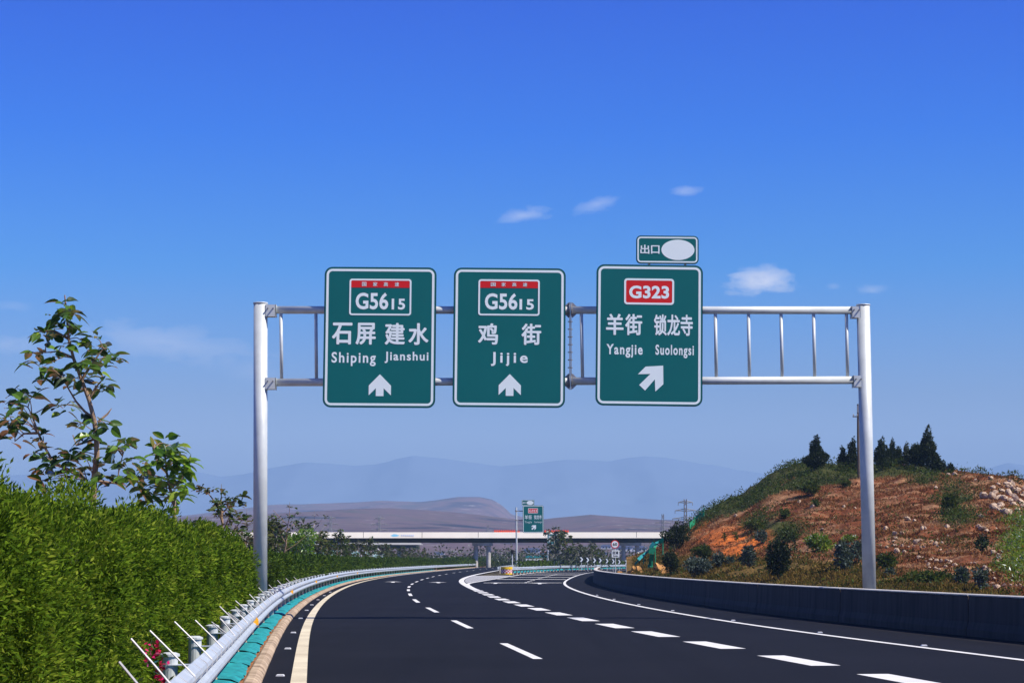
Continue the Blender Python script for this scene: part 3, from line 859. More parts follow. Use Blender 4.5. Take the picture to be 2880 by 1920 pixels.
def sapling_from_picture(name, zf, Y, trunk, branches, clusters, base, L, n, label, cat, leaf, bark, r0=.055, group=None, jit=.35):
    o = empty(name, (base[0], Y, base[1]), label, cat, group); off = Vector((base[0], Y, base[1]))
    def P3(x, y, j=0.0):
        px, py = zf(x, y); return at(px, py, Y + j) - off
    q = MB(); nodes = []
    tp = [Vector((0, 0, 0))] + [P3(x, y, rng.uniform(-.05, .05)) for x, y in trunk]
    q.tube(tp, list(np.linspace(r0, .012, len(tp))), 8); nodes += tp[1:]
    for bpts in branches:
        js = np.cumsum(rng.uniform(-.12, .16, len(bpts))) * jit
        b3 = [P3(x, y, j) for (x, y), j in zip(bpts, js)]
        q.tube(b3, list(np.linspace(r0 * .5, .009, len(b3))), 6); nodes += b3
    tips = []
    for x, y in clusters:
        j = rng.normal() * jit; t3 = P3(x, y, j)
        nb = min(nodes, key=lambda v: (v - t3).length + (0 if v.z < t3.z + .1 else .3))
        mid = (nb + t3) / 2 + Vector((0, 0, .05)); q.tube([nb, mid, t3], [.011, .009, .006], 5)
        tips.append((t3, (t3 - nb).normalized() if (t3 - nb).length > .02 else Vector((0, 0, 1))))
    q.build('trunk', bark, o)
    V, Fc = cluster_leaves(tips, n, L, .62); simple_mesh('crown', V, Fc, leaf, o)
    return o


def sapling(name, base, H, spread, label, cat, leaf, bark, n_br=6, per=6, L=.22, group=None, r=None, r0=.04, droop=.8, lean=0.0, crown0=.35):
    r = r or rng; o = empty(name, base, label, cat, group); q = MB(); tips = []
    tr = [Vector((0, 0, 0))]
    for i in range(1, 6):
        tr.append(Vector((lean * i / 5 + r.normal() * .05 * H / 4, r.normal() * .05 * H / 4, H * .82 * i / 5)))
    q.tube(tr, list(np.linspace(r0, r0 * .3, 6)), 7)
    for i in range(n_br):
        t = crown0 + (1 - crown0) * (i + r.random() * .7) / n_br; p0 = tr[0].lerp(tr[-1], t); k = min(4, int(t * 5)); p0 = tr[k].lerp(tr[k + 1], t * 5 - k)
        a = i * 2.4 + r.uniform(-.5, .5); ln = spread * (1.15 - .6 * t) * r.uniform(.6, 1.15)
        d = Vector((math.cos(a), math.sin(a), r.uniform(.5, 1.1)))
        p1 = p0 + d * ln * .5; p2 = p1 + Vector((d.x, d.y, d.z * .9 + .3)) * ln * .5
        q.tube([p0, p1, p2], [r0 * .42, r0 * .3, r0 * .14], 5)
        for s in (.45, .7, .9, 1.0):
            if r.random() < .85:
                c = (p0.lerp(p1, s * 2) if s < .5 else p1.lerp(p2, (s - .5) * 2)) + Vector(r.normal(size=3)) * .12 * ln
                tips.append((c, d))
    tips.append((tr[-1], Vector((0, 0, 1)))); tips.append((tr[-1] + Vector((0, 0, H * .1)), Vector((0, 0, 1))))
    q.tube([tr[-1], tr[-1] + Vector((0, 0, H * .16))], [r0 * .3, .006], 5)
    q.build('trunk', bark, o)
    V, Fc = cluster_leaves(tips, per, L, droop, r, spread=.05 * H / 4); simple_mesh('crown', V, Fc, leaf, o)
    return o


def blob_leaves(lobes, dens, L, W, r=rng, up=.35):
    """leaf cards over and inside a set of ellipsoids (cx, cy, cz, rx, ry, rz)"""
    out = []
    for cx, cy, cz, rx, ry, rz in lobes:
        n = int(dens * (rx * ry + rx * rz + ry * rz) * 4.2)
        d = unit(r.normal(size=(n, 3))); rad = r.uniform(.5, 1.04, n)[:, None] ** .6
        b = np.array([rx, ry, rz])
        wob = 1 + .22 * (fbm(d[:, 0] * 2.4 + cx, d[:, 2] * 2.4 + d[:, 1] * 1.7 + cz, 3, 3)[:, None] - .5) * 2
        P = np.array([cx, cy, cz]) + d * b * rad * wob
        D = unit(d + r.normal(size=(n, 3)) * .7 + np.array([0, 0, up]))
        out.append(leaves(P, D, L * r.uniform(.6, 1.3, n), W * r.uniform(.7, 1.3, n), r, .12))
    return np.concatenate(out)


def bush(name, base, lobes, dens, L, W, leaf, label, cat, stems=3, group=None, bark=None, r=rng, sh=.0, trunk_r=.03):
    o = empty(name, base, label, cat, group); q = MB()
    top = max(l[2] for l in lobes)
    for i in range(stems):
        l = lobes[i % len(lobes)]
        q.tube([(r.normal() * .03, r.normal() * .03, -.15), (l[0] * .5, l[1] * .5, l[2] * .5), (l[0], l[1], l[2])], [trunk_r, trunk_r * .75, trunk_r * .35], 6)
    q.build('trunk' if cat == 'tree' else 'stem', bark or M['bark_dark'], o)
    np_mesh('crown', blob_leaves(lobes, dens, L, W, r), 4, leaf, o)
    return o


def copy_tree(o, parent=None):
    c = o.copy(); C.objects.link(c)
    if parent: c.parent = parent
    for ch in [x for x in o.children]:
        copy_tree(ch, c)
    return c


# ------------------------------------------------------------------ hedges on the left
def hedge(name, z0, z1, off, width, H, dens, L, W, leaf, label, group=None, taper=2.5, hf=None, zstep=.5):
    """a clipped hedge along the left line: lumpy dark body plus leaf sprays on its skin"""
    r = np.random.default_rng(int(z0) + 3)
    Hf = hf or (lambda z: H + 0 * z)
    zs = np.arange(z0, z1 + 1e-6, zstep); na = 22; prof = []
    for i in range(na):
        t = i / (na - 1)             # around from road-side foot over the top to the back foot
        if t < .42: prof.append((width / 2 * (1 + .06 * math.sin(t * 7)), t / .42 * .86))
        elif t < .58:
            a = (t - .42) / .16 * math.pi; prof.append((width / 2 * math.cos(a), .86 + .14 * math.sin(a) ** .8))
        else: prof.append((-width / 2, (1 - t) / .42 * .86))
    prof = np.array(prof)
    def surf(zq, tq):
        i = np.clip(tq * (na - 1), 0, na - 1.001); k = i.astype(int); f = (i - k)[:, None]
        d, h = (prof[k] * (1 - f) + prof[k + 1] * f).T
        end = np.minimum(1, np.sqrt(np.clip(1 - (1 - np.clip(np.minimum((zq - z0) / .5, (z1 - zq) / taper), 0, 1)) ** 2, 0, 1)))
        hh = h * Hf(zq) * (.55 + .45 * end)
        lump = 1 + .50 * (fbm(zq * .8, hh * .75 + d * .6, 11, 3) - .5) + .22 * (vnoise(zq * .7, 0 * zq, 5) - .5)
        dd = d * lump * (.35 + .65 * end); hh = hh * (1 + .17 * (fbm(zq * .9, d, 17, 3) - .5))
        x = fL(zq) + off + dd
        return np.stack([x, zq, hh + .1], -1)
    Zg, Tg = np.meshgrid(zs, np.linspace(0, 1, na), indexing='ij')
    core = surf(Zg.ravel(), Tg.ravel()).reshape(len(zs), na, 3)
    cm = core.mean(1, keepdims=True); core2 = cm + (core - cm) * np.array([.80, 1, .93])
    core2[:, :, 2] = np.minimum(core2[:, :, 2], core[:, :, 2])
    idx = np.arange(len(zs) * na).reshape(len(zs), na)
    qd = np.stack([idx[:-1, :-1], idx[1:, :-1], idx[1:, 1:], idx[:-1, 1:]], -1).reshape(-1, 4)
    caps = [tuple(idx[0]), tuple(idx[-1][::-1])]
    # sprays: density falls with distance, sprays grow with it
    near_ = z0 < 50; per = 150 if near_ else 46; nt = int(dens * (z1 - z0))
    zq = z0 + (z1 - z0) * r.random(nt) ** (1.3 if near_ else 1.15); tq = r.random(nt) * .70
    P = surf(zq, tq); e = .02
    A = surf(zq + e, tq) - P; B = surf(zq, np.minimum(tq + e, 1)) - P; N = unit(np.cross(A, B))
    far = np.clip((zq - z0) / 45, 0, 1)
    ph = zq / .80 + .4 * np.sin(zq * 1.7) + .3 * (vnoise(zq * .8, P[:, 2] * 1.2, 3) - .5)
    col_ = np.abs(np.sin(ph * np.pi)) ** .5 - .75                      # one bush per .8 m, dark gaps between them
    if near_:
        gap = col_ + .5 * (fbm(zq * 2.2, P[:, 2] * 1.9, 37, 3) - .5)
        kp = (gap > -.22) | (r.random(nt) < .12)
        zq, tq, P, N, far, col_ = zq[kp], tq[kp], P[kp], N[kp], far[kp], col_[kp]; nt = len(zq)
    rad = r.uniform(.10, .24, nt) * (1 + (.5 if near_ else .15) * far)
    P = P + N * (r.uniform(-.20, .03, nt) + (.60 * col_ + .65 * (fbm(zq * 1.6, P[:, 2] * 1.3, 23, 3) - .5) if near_ else .28 * col_ + .2 * (fbm(zq * 1.6, P[:, 2] * 1.3, 23, 3) - .5)))[:, None]
    ax = unit(N * .8 + np.array([.1, -.1, .45]) + r.normal(size=(nt, 3)) * .3)
    n = nt * per; d = unit(np.repeat(ax, per, 0) * .75 + r.normal(size=(n, 3)) * .62)
    Rr = np.repeat(rad, per)[:, None]; sz = np.repeat(1 + (1.4 if near_ else .9) * far, per)
    Pf = np.repeat(P, per, 0) + d * Rr * (r.uniform(.35, 1.0, n) ** .6)[:, None] * np.array([1, 1, 1.35])
    D = unit(d * .8 + np.repeat(ax, per, 0) * .35 + r.normal(size=(n, 3)) * .5)
    V = leaves(Pf, D, L * sz * r.uniform(.6, 1.4, n), W * sz * r.uniform(.7, 1.3, n), r, .08)
    nv = len(V) * 4; cv = core2.reshape(-1, 3)
    me = bpy.data.meshes.new(name)
    allv = np.concatenate([V.reshape(-1, 3), cv]).astype(np.float32)
    lf = np.arange(nv, dtype=np.int32).reshape(-1, 4)
    quads = np.concatenate([lf, qd + nv]).astype(np.int32)
    capl = np.array([i + nv for c_ in caps for i in c_], dtype=np.int32)
    me.vertices.add(len(allv)); me.vertices.foreach_set('co', allv.reshape(-1))
    me.loops.add(quads.size + capl.size); me.loops.foreach_set('vertex_index', np.concatenate([quads.reshape(-1), capl]))
    nq = len(quads); me.polygons.add(nq + 2)
    ls = np.concatenate([np.arange(0, nq * 4, 4), [nq * 4, nq * 4 + na]]).astype(np.int32); lt = np.concatenate([np.full(nq, 4), [na, na]]).astype(np.int32)
    me.polygons.foreach_set('loop_start', ls); me.polygons.foreach_set('loop_total', lt)
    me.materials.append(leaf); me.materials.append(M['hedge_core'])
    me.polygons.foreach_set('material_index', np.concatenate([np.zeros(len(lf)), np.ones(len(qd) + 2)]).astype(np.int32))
    me.update(calc_edges=True); me.validate()
    o = bpy.data.objects.new(name, me); C.objects.link(o)
    return tag(o, label, 'hedge', group)


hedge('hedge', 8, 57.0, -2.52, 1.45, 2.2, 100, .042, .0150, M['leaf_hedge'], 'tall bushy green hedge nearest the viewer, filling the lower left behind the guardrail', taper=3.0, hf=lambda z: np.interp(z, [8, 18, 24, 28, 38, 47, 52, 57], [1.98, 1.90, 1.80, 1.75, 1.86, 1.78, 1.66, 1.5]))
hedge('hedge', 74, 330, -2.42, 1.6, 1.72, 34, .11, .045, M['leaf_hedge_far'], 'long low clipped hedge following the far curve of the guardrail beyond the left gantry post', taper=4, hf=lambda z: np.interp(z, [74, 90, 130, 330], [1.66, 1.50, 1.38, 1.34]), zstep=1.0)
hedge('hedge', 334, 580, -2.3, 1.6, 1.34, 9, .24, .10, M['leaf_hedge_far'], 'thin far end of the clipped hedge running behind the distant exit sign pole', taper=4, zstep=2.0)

# magenta flowers by the near guardrail post
q = []; b0 = at(440, 1865, 19.0)
o = empty('flowering_shrub', (b0.x, 19.2, .1), 'magenta flowering shrub at the hedge foot beside the nearest guardrail post', 'shrub')
PP_ = []
for px, py, s_, n in ((426, 1826, .032, 22), (440, 1838, .018, 10), (450, 1876, .022, 14), (446, 1908, .024, 16), (410, 1862, .018, 5)):
    c = at(px, py, 17.2) - Vector((b0.x, 19.2, .1)); P = np.array(c)[None] + rng.normal(size=(n, 3)) * s_; PP_.append(P)
    np_mesh('flower', leaves(P, rng.normal(size=P.shape) + np.array([.4, -.5, .3]), .04, .034), 4, M['petal'], o)
P = np.concatenate(PP_)
Q_ = np.concatenate([P + rng.normal(size=P.shape) * .05 for i in range(1)])[::3]; np_mesh('foliage', leaves(Q_, rng.normal(size=Q_.shape) + np.array([.2, -.2, .4]), .07, .03), 4, M['leaf_sap'], o)

# ------------------------------------------------------------------ young trees on the left
Z3 = lambda x, y: (x / 2.613, 800 + y / 2.613)
tr1 = [(690, 1440), (712, 1250), (708, 1100), (690, 985), (655, 850), (600, 700), (540, 540), (505, 400), (492, 240), (483, 150), (476, 78)]
br1 = [[(690, 985), (620, 930), (560, 860), (500, 760), (470, 690)], [(640, 1440), (390, 1300), (320, 1180), (270, 1060), (235, 960), (205, 900), (110, 860)], [(275, 1090), (175, 1095), (110, 1150)],
       [(720, 1010), (790, 950), (820, 910)], [(655, 850), (700, 760), (760, 690)], [(600, 700), (690, 560), (760, 470)], [(540, 540), (430, 490), (330, 500)], [(505, 400), (400, 340), (310, 350)], [(700, 1440), (860, 1460), (875, 1360), (900, 1260)], [(710, 1130), (560, 1180), (535, 1105)]]
cl1 = [(470, 160), (425, 215), (530, 215), (510, 285), (455, 260), (300, 350), (360, 345), (400, 350), (350, 410), (545, 350), (470, 450), (620, 420), (705, 390), (640, 480), (340, 500), (260, 530), (720, 480), (820, 510), (845, 545), (400, 560), (310, 600), (570, 580), (690, 570), (760, 585), (450, 640), (640, 640), (740, 690), (340, 710), (420, 700), (520, 710), (620, 720), (560, 770), (700, 760), (780, 775),
       (500, 880), (420, 890), (470, 900), (630, 980), (720, 1030), (620, 1030), (790, 1040), (620, 1150), (700, 1180), (660, 1110), (820, 1190), (900, 1180), (940, 1160), (860, 1210), (560, 1250), (480, 1250), (420, 1285), (640, 1290), (740, 1300), (820, 1310), (900, 1330), (970, 1290), (350, 1350), (440, 1360), (560, 1400), (740, 1390), (940, 1420), (350, 1430), (800, 1460), (520, 1330), (600, 1340), (680, 1350), (480, 1420), (300, 1400),
       (40, 880), (130, 830), (220, 845), (160, 890), (130, 960), (210, 960), (50, 1010), (100, 1060), (150, 1010), (110, 1145), (290, 1160), (315, 1110), (270, 1235), (290, 1280), (240, 820)]
sapling_from_picture('broadleaf_sapling', Z3, 38.0, tr1, br1, cl1, (at(264, 1500, 38).x, .1), .29, 6, 'tallest young broadleaf tree with dark drooping leaves, rising behind the near hedge', 'tree', M['leaf_big'], M['bark'], .06)
q = MB()
tr2 = [(1280, 1600), (1250, 1500), (1225, 1380), (1215, 1280), (1215, 1190)]
br2 = [[(1250, 1500), (1330, 1440), (1375, 1330)], [(1235, 1430), (1130, 1400), (1060, 1390)], [(1225, 1380), (1150, 1290), (1130, 1200)], [(1225, 1350), (1300, 1280), (1330, 1270)]]
cl2 = [(1150, 1175), (1215, 1165), (1280, 1195), (1150, 1235), (1230, 1260), (1330, 1290), (1380, 1305), (1100, 1330), (1180, 1325), (1260, 1345), (1350, 1360), (1060, 1390), (1020, 1430), (1130, 1430), (1220, 1430), (1300, 1420), (1090, 1490), (1180, 1500), (1280, 1490), (1350, 1450), (1040, 1540), (1240, 1550), (1330, 1530), (1290, 1230), (1210, 1215), (1290, 1340), (1150, 1560), (1300, 1590), (1080, 1600), (1250, 1640)]
sapling_from_picture('broadleaf_sapling', Z3, 44.0, tr2, br2, cl2, (at(492, 1520, 44).x, .1), .33, 7, 'small young tree with bright yellow-green leaves behind the near hedge', 'tree', M['leaf_bright'], M['bark'], .045)

lz = spline([(0, 0), (1, 1)])
def row_x(z, off): return float(fL(z)) + off
sapling('broadleaf_sapling', (at(628, 1500, 62).x, 62, .1), 3.85, 1.1, 'young tree with pale forked trunk between the near hedge and the left gantry post', 'tree', M['leaf_sap'], M['bark'], 10, 9, .24, r=np.random.default_rng(4), r0=.07, crown0=.42)
sapling('broadleaf_sapling', (at(690, 1500, 70).x, 70, .1), 3.3, .8, 'sparse young tree just left of the left gantry post', 'tree', M['leaf_dusty'], M['bark_grey'], 6, 4, .17, r=np.random.default_rng(14), r0=.035)
sapling('broadleaf_sapling', (at(792, 1560, 112).x, 112, .1), 4.7, 1.2, 'young tree with bent pale trunk standing just right of the left gantry post', 'tree', M['leaf_sap'], M['bark'], 6, 5, .22, r=np.random.default_rng(21), r0=.06, lean=.4, crown0=.5)
sapling('broadleaf_sapling', (at(868, 1560, 140).x, 140, .1), 4.9, 1.5, 'airy tree with thin drooping branches, second right of the left gantry post', 'tree', M['leaf_dusty'], M['bark_grey'], 7, 4, .22, r=np.random.default_rng(8), r0=.045, lean=.3)
b_ = at(845, 1570, 130)
bush('round_tree', (b_.x, 130, .1), [(0, 0, 2.3, .85, .8, .7), (.35, 0, 2.9, .7, .7, .5), (-.4, .1, 2.6, .65, .7, .5), (.1, 0, 1.9, .65, .7, .4)], 75, .20, .10, M['leaf_bright'], 'small round dense green tree on a short trunk behind the far hedge', 'tree', 2, bark=M['bark'])
r_ = np.random.default_rng(33)
protos = []
for i in range(5):
    lf = [M['leaf_dusty'], M['leaf_sap'], M['leaf_dusty'], M['leaf_shrub'], M['leaf_sap']][i]
    o = sapling('median_tree', (0, 0, -50), 3.0 + .25 * i, 1.0, None, None, lf, [M['bark_grey'], M['bark']][i % 2], 9, 8, .32, r=np.random.default_rng(50 + i), r0=.05, crown0=.2)
    protos.append(o)
first = [True] * 5
def place(k, x, y, z, s, rz, label, group):
    o = protos[k] if first[k] else copy_tree(protos[k]); first[k] = False
    o.location = (x, y, z); o.scale = (s, s, s * r_.uniform(.9, 1.15)); o.rotation_euler = (0, 0, rz)
    tag(o, label, 'tree', group)
GT = 'young trees in a row behind the far clipped hedge'
z = 98.0; i = 0
while z < 330:
    place(i % 5, row_x(z, -3.6 - r_.uniform(0, 1.6)), z, .1, r_.uniform(.7, 1.06) * np.interp(z, [98, 170, 255, 330], [1.08, 1.1, 1.0, .88]), r_.uniform(0, 6), 'young tree in the row behind the far clipped hedge, in front of the bridge', GT)
    z += 2.6 + z * .008; i += 1
GG = 'bare grey-green trees beside the exit ramp'
for i, (px, top, Y) in enumerate(((1558, 1452, 318), (1578, 1462, 322), (1592, 1500, 300), (1610, 1517, 290), (1628, 1512, 300), (1646, 1516, 292), (1662, 1514, 305), (1677, 1516, 296), (1545, 1500, 330), (1692, 1530, 310), (1570, 1515, 300), (1601, 1522, 310), (1640, 1528, 320), (1716, 1545, 330), (1655, 1522, 285), (1620, 1530, 285))):
    c = at(px, 1600, Y); h = at(px, top, Y).z; s = h / 3.9
    place([0, 2, 3, 0, 2][i % 5], c.x, Y, -.1, s, i * 1.3, 'bare grey-green tree in the clump between the small exit sign and the speed sign', GG)

# pale turquoise fence behind the median trees
o = empty('panel_fence', (0, 0, 0), 'pale turquoise panel fence glimpsed between the young trees behind the far hedge', 'fence')
pp = MB(); fr = MB()
for z in np.arange(95, 330, 3.0):
    a = path(fL, z, z, 1, -10.5)[0]; b = path(fL, z + 2.8, z + 2.8, 1, -10.5)[0]; ang = math.atan2(b[1] - a[1], b[0] - a[0])
    if int(z * 7) % 5 != 0:
        pp.box(((a[0] + b[0]) / 2, (a[1] + b[1]) / 2, 2.25), (2.7, .05, .95), ang)
    fr.box((a[0], a[1], 1.4), (.12, .12, 2.9), ang)
pp.build('panel', M['teal_panel'], o); fr.build('fence_post', M['white'], o)

# ------------------------------------------------------------------ hill on the right
RID = np.array([(1760, 1568), (1800, 1560), (1850, 1545), (1900, 1515), (1938, 1487), (1984, 1443), (2030, 1409), (2085, 1392), (2121, 1370), (2167, 1337), (2213, 1322), (2259, 1315), (2328, 1315), (2420, 1312), (2489, 1306), (2535, 1302), (2604, 1312), (2649, 1320), (2718, 1322), (2764, 1328), (2810, 1335), (2856, 1352), (2900, 1378), (2980, 1420), (3100, 1470), (3300, 1520), (3600, 1555)], float)
def ridge_row(c): return np.interp(c, RID[:, 0], RID[:, 1])
def ridge_Y(c): return np.interp(c, [1760, 1900, 2100, 2300, 2600, 2900, 3300, 3600], [170, 172, 175, 176, 170, 158, 140, 130])
def foot_Y(c): return np.interp(c, [1760, 1850, 2000, 2400, 2880, 3600], [132, 122, 108, 86, 70, 55])
def hill_Z(c, Y):
    yr, yf = ridge_Y(c), foot_Y(c); rr = ridge_row(c)
    zr = HC + (1572 - rr) * yr / F * 1.006
    t = (Y - yf) / (yr - yf)
    tt = np.clip(t, 0, 1); s = .16 * tt + .84 * (tt ** 1.7) * (1 - .0 * tt)
    s = s * (1 + .05 * np.sin(np.pi * tt))
    back = 1 - np.clip(t - 1, 0, 2.0) ** 1.4 * .55
    z = zr * np.where(t > 1, np.maximum(back, 0), s)
    x = (c - 1440) / F * Y
    w_ = np.clip(t * 3, 0, 1) * np.clip(1 - abs(t - 1) * 0, .25, 1)
    z = z + w_ * ((fbm(x * .16, Y * .16, 41, 4) - .5) * 1.3 + (fbm(x * .6, Y * .6, 43, 4) - .5) * .75) * np.clip(zr / 5, .15, 1)
    return np.where(t < 0, -.05, z)
cs = np.linspace(1760, 3600, 420); ts = np.concatenate([np.linspace(-.05, 1.02, 190), np.linspace(1.03, 2.6, 40)])
Cg, Tg = np.meshgrid(cs, ts, indexing='ij'); Yg = foot_Y(Cg) + Tg * (ridge_Y(Cg) - foot_Y(Cg))
Zg = hill_Z(Cg, Yg) - .1 * (Tg < 0); Xg = (Cg - 1440) / F * Yg
P = np.stack([Xg, Yg, Zg], -1)
def zones(c, row, x, y):
    """weights of what grows where on the hill, by place on its slope"""
    n1 = fbm(x * .22, y * .22, 3, 4) - .5; n2 = fbm(x * .9, y * .9, 9, 3) - .5; below = row - ridge_row(c)
    green = np.clip((np.interp(c, [1900, 2000, 2150, 2260, 2400, 2600, 2650, 2700], [46, 50, 66, 70, 52, 48, 20, 0]) - below + n1 * 110) / 25, 0, 1) * (c > 1880) * (c < 2740)
    dkp = np.clip(1.25 - np.hypot((c - 2690) / 62, (row - 1440) / 62) + n1 * 2.0, 0, 1)
    mid = np.clip(1.2 - np.hypot((c - 2165) / 95, (row - 1478) / 34) + n1 * 2.2, 0, 1)
    lime = np.clip(1.3 - np.hypot((c - 2872 + (row - 1540) * .15) / 66, (row - 1545) / 88) + n1 * 2.0, 0, 1) * (c > 2720)
    orange = np.clip(1.3 - np.hypot((c - 2020) / 92, (row - 1512) / 40) + n1 * 2.2, 0, 1)
    olive = np.clip((row - np.interp(c, [1800, 2000, 2400, 2600, 2880], [1545, 1555, 1575, 1610, 1668]) + n1 * 60) / 25, 0, 1)
    return green, np.maximum(dkp, mid), lime, orange, olive, n1, n2
Pc, Pr = proj(Xg, Yg, Zg)
g1, g2, lm, og, ol, n1, n2 = zones(Cg, Pr, Xg, Yg)
col = np.zeros(P.shape[:2] + (4,)); col[..., 3] = 1
base = np.stack([.19 + n2 * .16, .064 + n2 * .06, .026 + n2 * .03], -1)
dry = np.stack([.38 + 0 * n2, .22 + 0 * n2, .115 + 0 * n2], -1); kk = np.clip((fbm(Xg * .35, Yg * 1.4, 77, 3) - .5) * 5 + .25, 0, 1)[..., None]
base = base * (1 - kk * .8) + dry * kk * .8
def over(a, c_, w__): return a * (1 - w__[..., None]) + np.array(c_) * w__[..., None]
base = over(base, (.17, .115, .030), ol * .9); base = over(base, (.045, .065, .018), np.maximum(g1, g2) * .9); base = over(base, (.11, .16, .016), lm * .8); base = over(base, (.62, .17, .035), np.clip(og * 1.3, 0, 1))
col[..., :3] = np.clip(base, .01, 1)
hill = grid_mesh('hill', P, bpy.data.materials.new('hill_soil'))
ca = hill.data.color_attributes.new('cover', 'FLOAT_COLOR', 'POINT'); ca.data.foreach_set('color', col.reshape(-1).astype(np.float32))
hm = hill.data.materials[0]; hm.use_nodes = True; t = NT(hm.node_tree); b = t.n['Principled BSDF']
at_ = t.add('ShaderNodeAttribute', attribute_name='cover'); co = t.add('ShaderNodeTexCoord').outputs['Object']
v1 = t.ramp(t.noise(co, 2.2, 6, .65), [(.3, (.55, .52, .5)), (.7, (1.45, 1.42, 1.4))])
t.l.new(t.mix(1, at_.outputs['Color'], v1, 'MULTIPLY'), b.inputs['Base Color']); b.inputs['Roughness'].default_value = 1; b.inputs['Specular IOR Level'].default_value = .1
bn = t.add('ShaderNodeBump'); bn.inputs['Strength'].default_value = 1; bn.inputs['Distance'].default_value = .3
t.l.new(t.noise(co, 1.6, 6, .7), bn.inputs['Height']); t.l.new(bn.outputs[0], b.inputs['Normal'])
tag(hill, kind='structure')


def on_hill(px, py):
    """the point of the hill's face seen in direction (px, py)"""
    Y = np.linspace(foot_Y(px) * .9, ridge_Y(px) * 1.02, 900); Z = hill_Z(np.full_like(Y, px), Y)
    rows = proj((px - 1440) / F * Y, Y, Z)[1]
    k = np.argmax(rows <= py) if (rows <= py).any() else len(Y) - 1
    return Vector(((px - 1440) / F * Y[k], Y[k], Z[k]))


# dry grass and undergrowth (nobody could count the blades)
r2 = np.random.default_rng(12)
def scatter(n):
    c = r2.uniform(1780, 3000, n); tt = r2.uniform(-.02, 1.03, n) ; Y = foot_Y(c) + tt * (ridge_Y(c) - foot_Y(c)); Z = hill_Z(c, Y); X = (c - 1440) / F * Y
    return c, X, Y, Z, proj(X, Y, Z)[1]
c, X, Y, Z, row = scatter(240000); a1, a2, lm_, og_, ol_, m1, m2 = zones(c, row, X, Y)
tuft = fbm(X * 1.1, Y * 1.1, 31, 3)
k = (tuft > .46) & (r2.random(len(c)) > np.maximum(a1, a2)) & (r2.random(len(c)) > og_ * 1.4)
dryk = k & (r2.random(len(c)) > ol_); olk = k & ~dryk
def blades(sel, hgt, wid, m, name):
    N = sel.sum(); p = np.stack([X[sel], Y[sel], Z[sel] - .03], -1); d = np.stack([r2.normal(0, .9, N), r2.normal(-.1, .7, N), np.ones(N)], -1)
    o = np_mesh(name, leaves(p, d, hgt * r2.uniform(.4, 1.3, N), wid * r2.uniform(.6, 1.4, N), r2, .1), 4, m); tag(o, kind='stuff'); return o
blades(dryk, .22, .065, M['grass_dry'], 'dry_grass'); blades(olk, .30, .07, M['grass_olive'], 'olive_grass')
c, X, Y, Z, row = scatter(230000); a1, a2, lm_, og_, ol_, m1, m2 = zones(c, row, X, Y)
g = np.maximum(a1, a2) * (fbm(X * .6, Y * .6, 61, 3) > .44)
sel = (r2.random(len(c)) < g * .9)
hgt = np.clip((fbm(X * .6, Y * .6, 61, 3) - .38) * 4.5, .12, 1.25)
def clumps(sel, m, name, L, W, hs=1.0):
    N = sel.sum(); p = np.stack([X[sel], Y[sel], Z[sel] + hgt[sel] * hs * r2.random(N)], -1); d = np.stack([r2.normal(0, .8, N), r2.normal(-.2, .8, N), r2.uniform(.1, 1.2, N)], -1)
    o = np_mesh(name, leaves(p, d, L * r2.uniform(.6, 1.4, N), W * r2.uniform(.6, 1.3, N), r2, .1), 4, m); tag(o, kind='stuff'); return o
clumps(sel, M['leaf_shrub'], 'undergrowth', .17, .085, .62)
sel = r2.random(len(c)) < lm_ * .85; clumps(sel, M['leaf_lime'], 'lime_undergrowth', .18, .06, .9)
sel = (r2.random(len(c)) < .07) & (m1 > .05) & (og_ < .3); clumps(sel, M['leaf_shrub'], 'scattered_weeds', .18, .08, .6)

# pale boulders on the right slope, one object each
def rock_mesh(seed, m):
    r = np.random.default_rng(seed); bm = MB(); import bmesh
    b_ = bmesh.new(); bmesh.ops.create_icosphere(b_, subdivisions=2, radius=1)
    off = r.uniform(0, 20, 3); pl = [(unit(r.normal(size=3)), r.uniform(.42, .72)) for _ in range(10)]
    for v in b_.verts:
        d = np.array(v.co); s = 1.0
        for n, lim in pl:
            q = d @ n
            if q * s > lim: s = min(s, lim / q)
        s *= 1 + .5 * (float(fbm(np.array(d[0] * 2 + off[0]), np.array(d[1] * 2 + d[2] * 1.3 + off[1]), seed, 3)) - .5)
        v.co = v.co * s
    me = bpy.data.meshes.new('boulder'); b_.to_mesh(me); b_.free(); me.materials.append(m); return me
rms = [rock_mesh(200 + i, M['rock']) for i in range(7)]
Z8 = lambda x, y: (2380 + x / 4.704, 1480 + y / 4.704)
